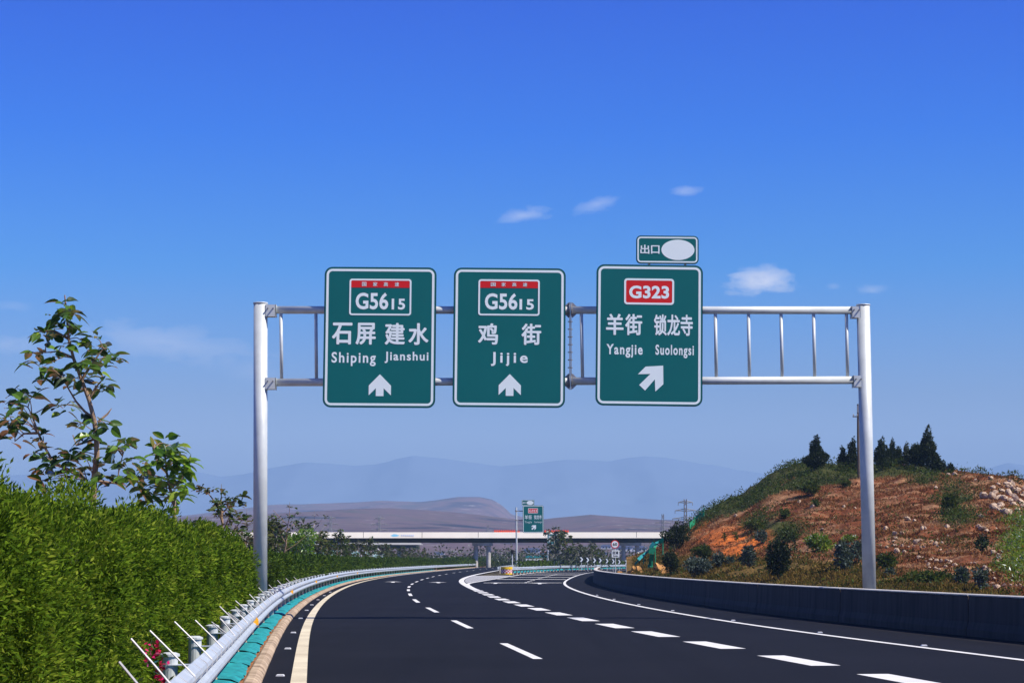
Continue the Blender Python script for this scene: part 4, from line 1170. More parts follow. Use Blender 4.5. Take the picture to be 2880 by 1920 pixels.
spots = [(500, 55, 60), (620, 110, 70), (725, 95, 40), (635, 175, 50), (600, 215, 45), (510, 285, 40), (430, 275, 50), (595, 270, 40), (630, 260, 30), (650, 340, 62), (735, 345, 45), (915, 220, 85), (1100, 210, 30), (1180, 180, 25), (1150, 240, 50), (1180, 275, 40), (1240, 230, 40), (1000, 280, 30), (960, 285, 30), (870, 275, 25), (800, 280, 25), (710, 275, 35),
         (930, 420, 50), (980, 425, 35), (1025, 470, 30), (1085, 455, 45), (1115, 440, 35), (1170, 470, 55), (1225, 475, 50), (1300, 470, 45), (1345, 480, 50), (1400, 530, 45), (1050, 530, 60), (1065, 560, 35), (1160, 580, 60), (1200, 590, 50), (1280, 545, 55), (1300, 600, 45), (1330, 510, 40), (1215, 330, 40), (1660, 500, 35), (1620, 500, 30), (1790, 580, 75), (1850, 610, 60), (1905, 630, 35), (1955, 510, 90), (1915, 365, 80), (1980, 420, 75), (2020, 440, 40), (2110, 610, 50), (2140, 590, 40), (2225, 635, 50), (2250, 695, 45), (2245, 750, 45), (2300, 815, 50), (2255, 790, 40), (2160, 705, 60), (2200, 800, 35), (1920, 710, 45), (1890, 785, 50), (1950, 820, 80), (2040, 800, 60), (2010, 760, 40), (2130, 790, 35), (2050, 680, 30), (1610, 800, 40), (1810, 810, 60), (1700, 480, 25),
         (1760, 50, 90), (1830, 80, 70), (1720, 20, 50), (2150, 280, 90), (2070, 285, 50), (2170, 310, 60), (2110, 130, 40), (2255, 415, 35), (1310, 20, 50), (980, 45, 50), (1020, 40, 40), (1320, 130, 30)]
Z7 = lambda x, y: (1800 + x / 2.178, 1150 + y / 2.178)
spots7 = [(x + r2.normal() * 24, y + r2.normal() * 26, r2.uniform(16, 50)) for x, y in [(2170, 540), (2200, 560), (2230, 520), (2255, 480), (2285, 520), (2310, 550), (2335, 580), (2200, 620), (2170, 600), (2230, 600), (2260, 590), (2320, 470), (2290, 470), (2345, 510), (2140, 540), (2150, 580), (2215, 545), (2245, 555), (2275, 580), (2345, 560)]] + [(2180, 555, 45), (2160, 520, 38), (2200, 590, 40), (2150, 610, 35), (2185, 610, 34), (2230, 560, 30), (2270, 500, 45), (2260, 530, 40), (2290, 560, 45), (2320, 580, 40), (2335, 540, 35), (2340, 600, 45), (2300, 620, 35), (2240, 650, 55), (2210, 640, 40), (2275, 470, 35), (2240, 480, 30), (2160, 490, 28), (2190, 465, 26), (2145, 430, 24), (2310, 500, 30), (2345, 490, 30), (2080, 665, 26), (2060, 655, 22), (2050, 440, 20), (1890, 410, 26), (1925, 410, 30), (1810, 490, 22), (970, 575, 18), (1050, 605, 22), (1240, 605, 22), (1310, 610, 18), (1640, 680, 26), (1670, 690, 24), (1620, 670, 18), (1180, 670, 16), (580, 660, 18), (1110, 740, 16)]
def put_rock(px, py, d, me, label, group, name='boulder'):
    p = on_hill(px, py); s = d / 2 * p.y / F * 1.25
    o = bpy.data.objects.new(name, me); C.objects.link(o); o.location = p + Vector((0, 0, s * (.1 if 'outcrop' in group else .3) + .03))
    big_ = 'outcrop' in group
    o.scale = (s * r2.uniform(.9, 1.6), s * r2.uniform(.9, 1.5), s * (r2.uniform(.8, 1.7) if big_ else r2.uniform(.7, 1.3))); o.rotation_euler = (r2.uniform(-.5, .5), r2.uniform(-.2, .8) - (.9 if big_ and r2.random() < .6 else 0), r2.uniform(-.6, .6))
    tag(o, label, 'boulder', group)
for i, (x, y, d) in enumerate(spots):
    px, py = Z8(x, y); put_rock(px, py, d / 4.704 * 1.0, rms[i % 7], 'pale boulder lying on the red slope right of the right gantry post', 'pale boulders on the lower red slope')
for i, (x, y, d) in enumerate(spots7):
    px, py = Z7(x, y); big = x > 2100
    put_rock(px, py, d / 2.178 * 1.0, rms[(i * 3) % 7], 'pale limestone boulder in the outcrop high on the right end of the hill' if big else 'single pale stone showing through the dry grass of the hill', 'limestone outcrop at the right end of the hill' if big else 'scattered stones on the hill')
ro = rock_mesh(300, M['rock_orange'])
for x, y, d in ((105, 1000, 60), (150, 1015, 50), (125, 990, 40)):
    px, py = Z7(x, y); put_rock(px, py, d / 2.178, ro, 'orange rock behind the wall beside the narrow dark bush at the hill foot', 'orange rocks at the left foot of the hill', 'orange_rock')
for x, y, d in ((1640, 375, 90), (1730, 400, 110), (1770, 440, 80), (1590, 430, 70), (1420, 430, 60)):
    px, py = 1500 + x / 5.88, 1540 + y / 5.88; put_rock(px, py, d / 5.88, ro, 'orange rock in the bank just beyond the end of the concrete wall', 'orange rocks beyond the wall end', 'orange_rock')

# bushes on the hill: (close-up 7 centre x, base y, width, height, kind, label)
def hill_bush(x, yb, w_, h_, leaf, name, label, cat='bush', lob=4, dens=95, L=.19, W=.095, seed=1, cone=False, group=None):
    px, py = Z7(x, yb); p = on_hill(px, py); k = p.y / F / 2.178; wm, hm_ = w_ * k, h_ * k; r = np.random.default_rng(seed)
    lobes = []
    if cone:
        for i in range(9):
            t_ = (i + .5) / 9; rr = wm / 2 * (1.08 - .98 * t_ ** 1.15) * r.uniform(.72, 1.2); lobes.append((r.normal() * wm * .07, r.normal() * wm * .07, hm_ * (.14 + .76 * t_), rr, rr, hm_ * .13))
    else:
        for i in range(lob + 3):
            z_ = hm_ * r.uniform(.24, .80); q = 1 - abs(z_ / hm_ - .45) * .9
            lobes.append((r.normal() * wm * .17, r.normal() * wm * .15, z_, wm * .32 * q * r.uniform(.8, 1.2), wm * .32 * q, hm_ * .20 * r.uniform(.8, 1.3)))
        lobes.append((0, 0, hm_ * .5, wm * .36, wm * .33, hm_ * .36))
    o = bush(name, tuple(p), lobes, dens, L, W, leaf, label, cat, 3, group, r=r, trunk_r=max(.03, wm * .02))
    return o
hill_bush(838, 1062, 185, 305, M['leaf_dark'], 'evergreen_bush', 'largest dark evergreen bush, standing behind the wall at the foot of the hill', seed=2, dens=75)
hill_bush(222, 870, 150, 190, M['leaf_dark'], 'evergreen_bush', 'rounded dark tree at the left end of the hill in front of the bridge', 'tree', seed=3, dens=75)
hill_bush(190, 1035, 100, 170, M['leaf_dark'], 'evergreen_bush', 'dark narrow bush directly below the dark tree at the left end of the hill', seed=5)
hill_bush(340, 1035, 150, 140, M['leaf_blue'], 'grey_bush', 'wide grey-green bush right of the dark narrow bush at the hill foot', seed=6)
hill_bush(390, 925, 110, 100, M['leaf_shrub'], 'shrub', 'green shrub on the lower edge of the orange soil patch', seed=7)
hill_bush(478, 965, 72, 95, M['leaf_blue'], 'grey_bush', 'small blue-grey bush below the orange soil patch', seed=8)
hill_bush(545, 955, 40, 45, M['leaf_blue'], 'grey_bush', 'tiny blue-grey bush between two larger blue-grey bushes', seed=9)
hill_bush(662, 968, 100, 125, M['leaf_blue'], 'grey_bush', 'blue-grey bush just left of the largest dark evergreen bush', seed=10)
hill_bush(735, 830, 80, 80, M['leaf_blue'], 'grey_bush', 'blue-grey bush above and behind the largest dark evergreen bush', seed=11)
hill_bush(1232, 995, 125, 195, M['leaf_blue'], 'grey_bush', 'blue-grey young tree on a thin trunk left of the right gantry post', 'tree', seed=12)
hill_bush(1318, 950, 95, 135, M['leaf_blue'], 'grey_bush', 'blue-grey bush partly hidden by the right gantry post', seed=13)
hill_bush(1090, 875, 200, 110, M['leaf_lime'], 'lime_bush', 'broad yellow-green bush in the middle of the hill', lob=6, seed=14, dens=45)
hill_bush(1265, 830, 90, 60, M['leaf_lime'], 'lime_bush', 'low yellow-green bush above the blue-grey young tree', seed=15, dens=45)
hill_bush(905, 820, 150, 95, M['leaf_shrub'], 'shrub', 'olive shrub to the right above the largest dark evergreen bush', seed=16, dens=45)
hill_bush(700, 745, 120, 75, M['leaf_shrub'], 'shrub', 'dark olive shrub right of the orange soil patch', seed=17, dens=45)
hill_bush(1495, 985, 120, 120, M['leaf_shrub'], 'shrub', 'yellowish green shrub just right of the right gantry post', seed=18)
hill_bush(1520, 1030, 50, 55, M['leaf_blue'], 'grey_bush', 'tiny blue-grey plant in the olive grass right of the right gantry post', seed=19)
hill_bush(1952, 1085, 82, 125, M['leaf_blue'], 'grey_bush', 'blue-grey conical bush behind the wall, left one of a pair at the right', seed=20, cone=False)
hill_bush(2065, 1112, 88, 125, M['leaf_blue'], 'grey_bush', 'blue-grey conical bush behind the wall, right one of a pair at the right', seed=21)
hill_bush(2085, 880, 70, 110, M['leaf_dark'], 'shrub', 'dark shrub at the left border of the lime-green plants', seed=22)
hill_bush(1895, 640, 110, 130, M['leaf_shrub'], 'shrub', 'tall dark green shrub patch on the upper right slope', seed=23)
hill_bush(880, 680, 60, 70, M['leaf_shrub'], 'shrub', 'small dark shrub on the dry grass in the middle left of the slope', seed=24)
hill_bush(1070, 600, 45, 50, M['leaf_shrub'], 'shrub', 'small dark shrub on the dry grass under the green crest', seed=25)
hill_bush(1260, 480, 60, 55, M['leaf_shrub'], 'shrub', 'round shrub just below the crest left of the right gantry post', seed=26)
hill_bush(1040, 530, 120, 90, M['leaf_shrub'], 'shrub', 'broad shrub below the lone conical tree on the crest', seed=27)
hill_bush(515, 810, 30, 50, M['leaf_shrub'], 'seedling', 'left of two seedlings on the orange soil patch', 'seedling', seed=28, L=.14, W=.07)
hill_bush(582, 805, 32, 52, M['leaf_shrub'], 'seedling', 'right of two seedlings on the orange soil patch', 'seedling', seed=29, L=.14, W=.07)
hill_bush(1755, 1060, 330, 60, M['leaf_shrub'], 'shrub', 'long low green shrub behind the wall below the red stony slope', lob=9, seed=30, dens=30)
# trees on the crest
for i, (x, yb, w_, h_, lb) in enumerate(((1080, 355, 105, 195, 'lone conical tree at the left of the crest'), (1240, 362, 48, 140, 'thin small tree on the crest between the lone conical tree and the wooden pole'), (1305, 358, 75, 190, 'conical tree touching the wooden pole on the crest'), (1480, 350, 95, 180, 'broad dark tree first right of the right gantry post on the crest'), (1545, 335, 48, 155, 'slender tree second right of the right gantry post on the crest'), (1585, 330, 55, 105, 'short tree third right of the right gantry post on the crest'), (1632, 330, 46, 130, 'brownish tree left of the dense trees on the crest'), (1690, 350, 90, 160, 'dense dark tree left beside the tallest crest tree'), (1760, 360, 110, 262, 'tallest dark conical tree on the crest'), (1815, 365, 50, 90, 'small dark tree leaning on the right of the tallest crest tree'), (1852, 372, 26, 60, 'small round bush just right of the crest trees'), (1897, 375, 36, 42, 'last low dark bush right of the crest trees'))):
    px, py = Z7(x, yb)
    o = hill_bush(x, yb + 14, w_ * 1.15, h_ + 14, M['leaf_dark'] if i != 6 else M['leaf_dusty'], 'crest_tree', lb, 'tree', seed=60 + i, cone=i not in (7, 10, 11), dens=170, L=.19, W=.09)
    o['group'] = 'trees on the crest of the hill'
# small plants that break the right skyline
for i in range(16):
    c_ = 2700 + i * 11.5 + r2.uniform(-4, 4); p = on_hill(c_, ridge_row(c_) + 3); h_ = r2.uniform(.25, .8)
    o = bush('skyline_shrub', tuple(p), [(0, 0, h_ * .5, h_ * .35, h_ * .35, h_ * .55)], 60, .16, .08, M['leaf_shrub'], 'small shrub on the bare right skyline of the hill', 'shrub', 1, 'small shrubs on the right skyline', r=r2, trunk_r=.015)
# wooden utility pole and green slope netting
p = on_hill(2414, 1345); top = at(2411, 1136, p.y)
o = empty('utility_pole', tuple(p), 'thin wooden utility pole on the crest beside the right gantry post', 'utility pole')
q = MB(); h_ = top.z - p.z; q.tube([(0, 0, -.3), (0, 0, h_ * .5), (.03, 0, h_)], [.11, .10, .075], 10); q.build('pole', M['wood_pole'], o)
q = MB(); q.box((-.1, -.09, h_ * .83), (.62, .07, .08)); q.build('crossarm', M['wood_pole'], o); q = MB()
for i in (-.35, -.05, .18): q.tube([(i, -.09, h_ * .83 + .04), (i, -.09, h_ * .83 + .13), (i, -.09, h_ * .83 + .2)], [.02, .05, .02], 8)
q.build('insulator', M['steel_dark'], o); q = MB(); q.box((0, -.1, h_ * .93), (.10, .12, .55)); q.build('switch_box', M['steel_dark'], o)
zn = [(1938, 1489), (1952, 1474), (1966, 1460), (1978, 1449)]
q = MB(); A = [on_hill(x, y + 2) for x, y in zn]; o = empty('slope_net', tuple(A[0]), 'strip of green netting fence climbing the left edge of the hill', 'net fence')
for k in range(3):
    a, b_ = A[k] - A[0], A[k + 1] - A[0]; q.face([a + Vector((0, 0, -.1)), b_ + Vector((0, 0, -.1)), b_ + Vector((0, 0, .55)), a + Vector((0, 0, .6))]); q.face([a + Vector((0, .03, .6)), b_ + Vector((0, .03, .55)), b_ + Vector((0, .03, -.1)), a + Vector((0, .03, -.1))])
q.build('netting', M['green_net'], o); q = MB()
for a in A: q.tube([a - A[0] + Vector((0, 0, -.2)), a - A[0] + Vector((0, 0, .7))], .03, 6)
q.build('fence_post', M['green_net'], o)
# netting fence dropping from the hill towards the ramp
ZN = lambda x, y: (1200 + x / 3.36, 1350 + y / 3.36)
o = empty('net_fence', (0, 0, 0), 'green and turquoise netting fence dropping from the left end of the hill towards the ramp', 'net fence'); Yn = 150.0
def wavy(pts, wdt, m, nm):
    q = MB(); L_ = []
    for i, (x, y) in enumerate(pts):
        p = at(*ZN(x, y), Yn + .4 * math.sin(i * 1.9)); L_.append(p)
    for a, b_ in zip(L_[:-1], L_[1:]):
        d = (b_ - a).normalized(); s_ = Vector((d.z, 0, -d.x)) * wdt; c1 = a + s_; c2 = b_ + s_; th = Vector((0, .04, 0))
        q.face([a, b_, c2, c1]); q.face([a + th, c1 + th, c2 + th, b_ + th])
    q.build(nm, m, o)
wavy([(2245, 560), (2205, 590), (2165, 600), (2130, 650), (2085, 690), (2050, 720), (2010, 760), (1975, 800)], .28, M['teal_sheet'], 'turquoise_net')
wavy([(2240, 590), (2190, 600), (2160, 640), (2150, 700), (2140, 800), (2125, 900)], .42, M['green_net'], 'green_net')
q = MB()
for x, y0, y1 in ((2232, 560, 700), (2160, 585, 860), (2128, 700, 905), (2050, 700, 790)):
    q.tube([at(*ZN(x, y1), Yn + .1), at(*ZN(x, y0), Yn + .1)], .04, 6)
q.build('fence_post', M['green_net'], o)

# ------------------------------------------------------------------ bridge
YB = 430.0
def brow(px, row, Y=YB): return at(px, row, Y)
o = empty('road_bridge', (0, YB, 0), 'long white road bridge crossing the whole view behind the trees', 'bridge')
xs = np.linspace(600, 2100, 40)
def bpt(px, row):
    Y = YB + (px - 1440) / F * YB * math.tan(R(24)) * 1.0
    v = at(px, row, Y); return (v.x, Y - YB, v.z)
top = [bpt(x, 1496) for x in xs]
def along(rows, d0, d1, m, name, parent):
    q = MB(); n = Vector((math.sin(R(24)), -math.cos(R(24)), 0))
    A = [Vector(bpt(x, rows[0])) for x in xs]; B_ = [Vector(bpt(x, rows[1])) for x in xs]
    pa = []
    for a, b_ in zip(A, B_):
        pa.append([a + n * d0, b_ + n * d0, b_ + n * d1, a + n * d1])
    for k in range(len(pa) - 1):
        for j in range(4):
            j2 = (j + 1) % 4; q.face([pa[k][j], pa[k + 1][j], pa[k + 1][j2], pa[k][j2]])
    q.face(pa[0]); q.face(pa[-1][::-1])
    return q.build(name, m, parent)
par = along((1495.8, 1512.2), 0, -.35, M['bridge'], 'parapet', o)
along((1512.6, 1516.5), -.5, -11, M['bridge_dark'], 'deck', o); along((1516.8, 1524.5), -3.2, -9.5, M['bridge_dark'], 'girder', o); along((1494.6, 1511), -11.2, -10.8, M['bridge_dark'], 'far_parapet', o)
q = MB()
for px in (704, 1022, 1187, 1345, 1560, 1790):
    a = Vector(bpt(px, 1494)); n = Vector((math.sin(R(24)), -math.cos(R(24)), 0)); q.box(a + n * .005 + Vector((0, 0, -.62)), (.07, .05, 1.15), R(24))
q.build('joint', M['bridge_dark'], par)
q = MB()   # small cyan mark on the parapet
c_ = Vector(bpt(1110, 1504.5)); n = Vector((math.sin(R(24)), -math.cos(R(24)), 0)); tx = Vector((math.cos(R(24)), math.sin(R(24)), 0))
q.face([c_ + n * .02 + tx * a + Vector((0, 0, b_)) for a, b_ in ((-.95, -.1), (-.3, -.28), (.5, -.22), (1.0, 0), (.3, .22), (-.2, .26))])
q.build('painted_mark', mat('cyan_paint', (.22, .58, .80), .7, 0, .1, 1), par)
q = MB()
for i in range(7):
    cc = c_ + n * .02 + tx * (1.5 + i * .42); q.face([cc + tx * a + Vector((0, 0, b_)) for a, b_ in ((-.13, -.16), (.13, -.16), (.13, .16), (-.13, .16))])
q.build('faded_mark', mat('faded_blue_paint', (.55, .62, .78), .7, 0, .15, 1), par)
for cap, cols in (((1326.5, 1386, 1525, 1534), ((1331, 1344), (1367, 1380))), ((900, 960, 1525, 1534), ((908, 920), (940, 952))), ((1745, 1805, 1525, 1534), ((1750, 1762), (1788, 1800)))):
    q = MB(); a, b_ = Vector(bpt(cap[0], cap[2])), Vector(bpt(cap[1], cap[3])); m_ = (a + b_) / 2
    q.box((m_.x, m_.y + 3, m_.z), (b_.x - a.x, 1.6, a.z - b_.z), 0); 
    for c0, c1 in cols:
        e, f_ = Vector(bpt(c0, 1534)), Vector(bpt(c1, 1534)); q.tube([((e.x + f_.x) / 2, m_.y + 3, -.5), ((e.x + f_.x) / 2, m_.y + 3, e.z + .05)], (f_.x - e.x) / 2, 14)
    q.build('pier', M['concrete'], o)
o2 = empty('ramp_bridge', (0, 540, 0), 'lower white ramp bridge seen under the left part of the long bridge', 'bridge')
q = MB(); v0 = at(640, 1520.5, 540); v1 = at(1176, 1521, 540); v2 = at(1190, 1531, 540); v3 = at(640, 1530, 540)
q.prism([(v3.x, v3.z), (v2.x, v2.z), (v1.x, v1.z), (v0.x, v0.z)], 0, .4); q.build('parapet', M['bridge'], o2)
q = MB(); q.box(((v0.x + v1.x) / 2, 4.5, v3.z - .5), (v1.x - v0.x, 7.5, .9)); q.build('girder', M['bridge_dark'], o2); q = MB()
for px in (800, 960, 1120): a = at(px, 1540, 540); q.box((a.x, 4.5, (v3.z - .5) / 2 - .3), (1.2, 2.5, v3.z - .2))
q.build('pier', M['concrete'], o2)
# red-orange barriers on the bridge deck
pb = MB(); pb.prism([(-.19, 0), (.19, 0), (.16, .30), (.07, .46), (-.07, .46), (-.16, .30)], -.17, .17); pb.prism([(-.06, .46), (.06, .46), (.05, .54), (-.05, .54)], -.06, .06)
bm0 = pb.build('traffic_barrier', M['orange']); i = 0
for px in list(np.arange(1393, 1464, 6.1)) + list(np.arange(1534, 1602, 6.4)):
    ob = bm0 if i == 0 else bm0.copy()
    if i: C.objects.link(ob)
    a = Vector(bpt(px, 1496)); ob.location = (a.x - .1, YB + a.y + .18, a.z - .02); ob.rotation_euler = (0, 0, R(24)); i += 1
    tag(ob, 'red-orange barrier standing on the white bridge parapet near the small exit sign', 'barrier', 'red-orange barriers on the bridge')

# ------------------------------------------------------------------ gore: exit sign, cushion, guardrails, signs
c0 = (908, 238, 1105, 495); YS = 300.0; ks = (at(1441, 1460, YS).x - at(1439, 1460, YS).x) / 2
def ZS(x, y):   # the big exit sign's face mapped onto the small sign
    a0, a1 = 297, 1064; b0, b1 = 263, 1282
    return ZN(c0[0] + (x - a0) / (a1 - a0) * (c0[2] - c0[0]), c0[1] + (y - b0) / (b1 - b0) * (c0[3] - c0[1]))
B = zb(ZN, *c0); c_ = at((B[0] + B[2]) / 2, (B[1] + B[3]) / 2, YS)
SS = Sign('direction_sign', *B, .195, c_, ks, 'small distant green exit sign with red route shield on a single pole', 'road sign', -.4)
SS.panel(4); SS.field(.45, 3.6); SS.border(1.1, 1.3, 3); exit_sign(SS, ZS, True)
B = zb(ZN, 898, 185, 1017, 238); c_ = at((B[0] + B[2]) / 2, (B[1] + B[3]) / 2, YS)
SE = Sign('exit_plate', *B, .195, c_, ks, 'tiny green exit plate with a white oval above the distant exit sign', 'exit plate', 0)
SE.panel(2); SE.field(.3, 2); SE.border(.7, .8, 1.6)
def ZE(x, y): return ZN(898 + (x - 586) / 449 * 119, 185 + (y - 58) / 203 * 53)
exit_plate(SE, ZE)
o = empty('sign_post', (at(1453.5, 1600, YS).x, YS + .3, -.1), 'tall grey pole with three short arms carrying the distant exit sign', 'sign post')
top = at(1453, 1426, YS + .3); bx = at(1454.5, 1600, YS + .3).x
q = MB(); q.tube([(0, 0, 0), (top.x - bx, 0, top.z + .1)], [.13, .12], 14); q.build('pole', M['steel'], o)
for y_ in (290, 378, 475):
    z_ = at(1455, ZN(0, y_)[1], YS + .3).z + .1; q = MB(); x1 = at(ZN(1000, 0)[0], 1450, YS).x - bx
    q.box((x1 / 2, 0, z_), (x1, .12, .14)); q.box((-.12, 0, z_), (.28, .3, .2)); q.build('arm', M['steel_dark'], o)

# crash cushion
o = empty('crash_cushion', (at(1425, 1614, 228).x, 228, 0), 'yellow topped crash cushion with red and white chequered front at the gore nose', 'crash cushion')
wd = (at(1441, 1600, 228).x - at(1409, 1600, 228).x) / 2; hm_ = .84
ck = bpy.data.materials.new('red_white_chequer'); ck.use_nodes = True; t = NT(ck.node_tree); uvn = t.add('ShaderNodeUVMap'); cn = t.add('ShaderNodeTexChecker'); cn.inputs['Scale'].default_value = 1
mpn = t.add('ShaderNodeMapping'); mpn.inputs['Scale'].default_value = (1, 1, 1); t.l.new(uvn.outputs[0], mpn.inputs[0]); t.l.new(mpn.outputs[0], cn.inputs[0]); cn.inputs[1].default_value = (.62, .02, .03, 1); cn.inputs[2].default_value = (.8, .8, .8, 1)
t.l.new(cn.outputs[0], t.n['Principled BSDF'].inputs['Base Color'])
def drum(z0, z1, k, m, name, uv=False):
    N = 18; V = []; q = MB()
    for z_ in (z0, z1):
        for i in range(N + 1):
            a = math.pi + math.pi * i / N; V.append((wd * k * math.cos(a), wd * k * math.sin(a) * .8, z_))
        V += [(wd * k, 2.6, z_), (-wd * k, 2.6, z_)]
    n = N + 3; Fq = [(i, (i + 1) % n, n + (i + 1) % n, n + i) for i in range(n)] + [tuple(range(n))[::-1], tuple(range(n, 2 * n))]
    ob = simple_mesh(name, V, Fq, m, o)
    if uv:
        l = ob.data.uv_layers.new(name='uv')
        for p_ in ob.data.polygons:
            for li in p_.loop_indices:
                vi = ob.data.loops[li].vertex_index; l.data[li].uv = ((vi % n) * 10 / N + .5, (1.0 if vi >= n else 0) * 2.999 + .0005)
    return ob
drum(.02, .16, 1.0, M['yellow'], 'base'); drum(.162, .58, .98, ck, 'chequered_body', True); drum(.582, .84, 1.03, M['yellow'], 'top')
# short beacon pole beside the cushion
o = empty('warning_beacon', (at(1441, 1606, 238).x, 238, 0), 'short pole with a small dark warning light behind the crash cushion', 'warning light')
q = MB(); z_ = at(1441, 1556, 238).z; q.tube([(0, 0, 0), (0, 0, z_)], .045, 8); q.build('pole', M['white'], o); q = MB(); q.box((0, 0, z_ + .18), (.34, .25, .46)); q.tube([(0, -.13, z_ + .26), (0, -.20, z_ + .26)], .09, 12); q.build('lamp_head', M['black'], o); q = MB(); q.box((-.1, -.1, .28), (.35, .2, .36)); q.build('base_box', mat('blue_plastic', (.05, .09, .4), .5), o)

fG2r = lambda z: fG2(z)
guardrail('guardrail', lambda z: np.interp(z, [231, 245, 258, 272, 292, 335, 372], [.45, 1.9, 3.2, 4.9, 7.4, 15, 24]), 231, 372, 'distant white guardrail along the left side of the exit ramp behind the crash cushion', -.6, list(np.arange(232, 372, 4.0)))
q = MB()
for k, z in enumerate(np.arange(236, 362, 4.0)):
    a = np.interp([z, z + 3.4], [231, 245, 258, 272, 292, 335, 372], [.45, 1.9, 3.2, 4.9, 7.4, 15, 24]) - 1.0
    P_ = np.array([[(a[0], z, .06), (a[0] - .5, z, .30)], [(a[1], z + 3.4, .06), (a[1] - .5, z + 3.4, .30)]])
    tag(grid_mesh('ground_sheet', P_, M['teal_sheet']), 'turquoise ground sheet under the distant guardrail of the exit ramp', 'ground sheet', 'turquoise sheets under the ramp guardrail')
guardrail('guardrail', lambda z: fG1(z) + 1.2, 262, 430, 'short distant guardrail beside the main carriageway beyond the crash cushion', .3, list(np.arange(262, 430, 6.0)), mirror=-1)


def low_hedge(pts, w_, h_, n, label, leaf, L=.3, W=.14, seed=5):
    r = np.random.default_rng(seed); pts = np.array(pts, float); seg = np.linalg.norm(np.diff(pts, axis=0), axis=1); cum = np.concatenate([[0], np.cumsum(seg)])
    s_ = r.random(n) * cum[-1]; x = np.interp(s_, cum, pts[:, 0]); y = np.interp(s_, cum, pts[:, 1])
    hh = h_ * (.75 + .4 * fbm(s_ * .35, s_ * 0, 4, 3)); P_ = np.stack([x + r.normal(0, w_ / 2.6, n), y + r.normal(0, w_ / 2.6, n), hh * r.random(n) ** .7], -1)
    ob = np_mesh('hedge', leaves(P_, r.normal(size=(n, 3)) * .8 + np.array([.2, -.3, .5]), L * r.uniform(.6, 1.4, n), W * r.uniform(.7, 1.3, n), r, .1), 4, leaf)
    return tag(ob, label, 'hedge')
low_hedge([(1.2, 290), (5.5, 318), (12, 352), (22, 385)], 1.6, 1.35, 6500, 'dark low hedge in the gore behind the ramp guardrail', M['leaf_hedge_far'])
low_hedge([(-14, 455), (10, 440), (30, 420)], 3.0, 1.1, 5000, 'low scrubby bushes in front of the bridge pier', M['leaf_shrub'], .4, .2, 8)

rt = np.random.default_rng(77); n = 26000; x = rt.uniform(-90, 75, n); y = rt.uniform(460, 600, n)
hh = 4.6 * np.clip(fbm(x * .12, y * .12, 8, 3) - .28, 0, 1) * 2.2
P_ = np.stack([x, y, hh * rt.random(n) ** .8], -1)
tag(np_mesh('far_scrub', leaves(P_, rt.normal(size=(n, 3)) + np.array([.2, -.3, .4]), .70 * rt.uniform(.5, 1.4, n), .40 * rt.uniform(.7, 1.3, n), rt, .1), 4, M['leaf_dusty']), kind='stuff')
# chevron boards round the ramp bend
cb = empty('chevron_board', (0, 0, 0)); first_c = True
q = MB(); q.prism(rrect(-.24, .95, .24, 1.62, .03, 3), 0, .03); q.build('panel', M['black'], cb)
q = MB(); q.prism([(-.20, 1.0), (.02, 1.285), (-.20, 1.57), (.01, 1.57), (.23, 1.285), (.01, 1.0)][::-1], -.006, -.001); q.build('chevron', M['sign_white'], cb)
q = MB(); q.tube([(0, .05, -.1), (0, .05, 1.5)], .035, 8); q.build('post', M['steel'], cb)
for i, (x, y) in enumerate(((795, 190), (897, 197), (1010, 206), (1105, 206), (1217, 215), (1320, 222), (1420, 230), (1535, 238))):
    ob = cb if i == 0 else copy_tree(cb); Y = 262 + i * 3.2; c_ = at(1500 + x / 5.88, 1540 + y / 5.88, Y)
    ob.location = (c_.x, Y, c_.z - 1.285); s_ = 1.0 - .03 * i; ob.scale = (s_, s_, 1)
    tag(ob, '%s chevron board from the left in the row round the ramp bend' % ['first', 'second', 'third', 'fourth', 'fifth', 'sixth', 'seventh', 'eighth'][i], 'chevron sign', 'chevron boards round the ramp bend')

# 60 speed sign
Yv = 232.0; c_ = at(1729.5, 1529.7, Yv)
o = empty('speed_limit_sign', (c_.x, Yv, -.1), 'round white speed limit sign reading 60 with a red rim, above a small white plate', 'road sign'); zc = c_.z + .1; rr = 11.6 * Yv / F
circ = lambda r_: [(r_ * math.cos(a), zc + r_ * math.sin(a)) for a in np.linspace(0, 2 * math.pi, 33)[:-1]]
q = MB(); q.prism(circ(rr), 0, .03); q.build('red_rim', M['sign_red'], o); q = MB(); q.prism(circ(rr * .80), -.008, -.001); q.build('white_disc', M['sign_white'], o)
q = MB(); text_into(q, '60', (-rr * .56, zc - rr * .36, rr * .56, zc + rr * .36), -.012, .03); q.build('lettering', M['black'], o)
a = at(1500 + 1297 / 5.88, 1540 + 155 / 5.88, Yv); b_ = at(1500 + 1422 / 5.88, 1540 + 38 / 5.88, Yv); X0, X1, Z0_, Z1_ = a.x - c_.x, b_.x - c_.x, a.z + .1, b_.z + .1
q = MB(); q.prism(rrect(X0, Z0_, X1, Z1_, .03, 3), 0, .03); pl = q.build('plate', M['sign_white'], o)
q = MB(); hh = Z1_ - Z0_; ww = X1 - X0; text_into(q, '匝道', (X0 + ww * .12, Z0_ + hh * .44, X1 - ww * .12, Z1_ - hh * .12), -.004, .03); text_into(q, 'Zadao', (X0 + ww * .15, Z0_ + hh * .10, X1 - ww * .15, Z0_ + hh * .34), -.004, .03); q.build('lettering', M['black'], pl)
q = MB(); q.tube([(.05, .06, -.1), (.05, .06, zc + .2)], .05, 10); q.build('post', M['steel'], o)

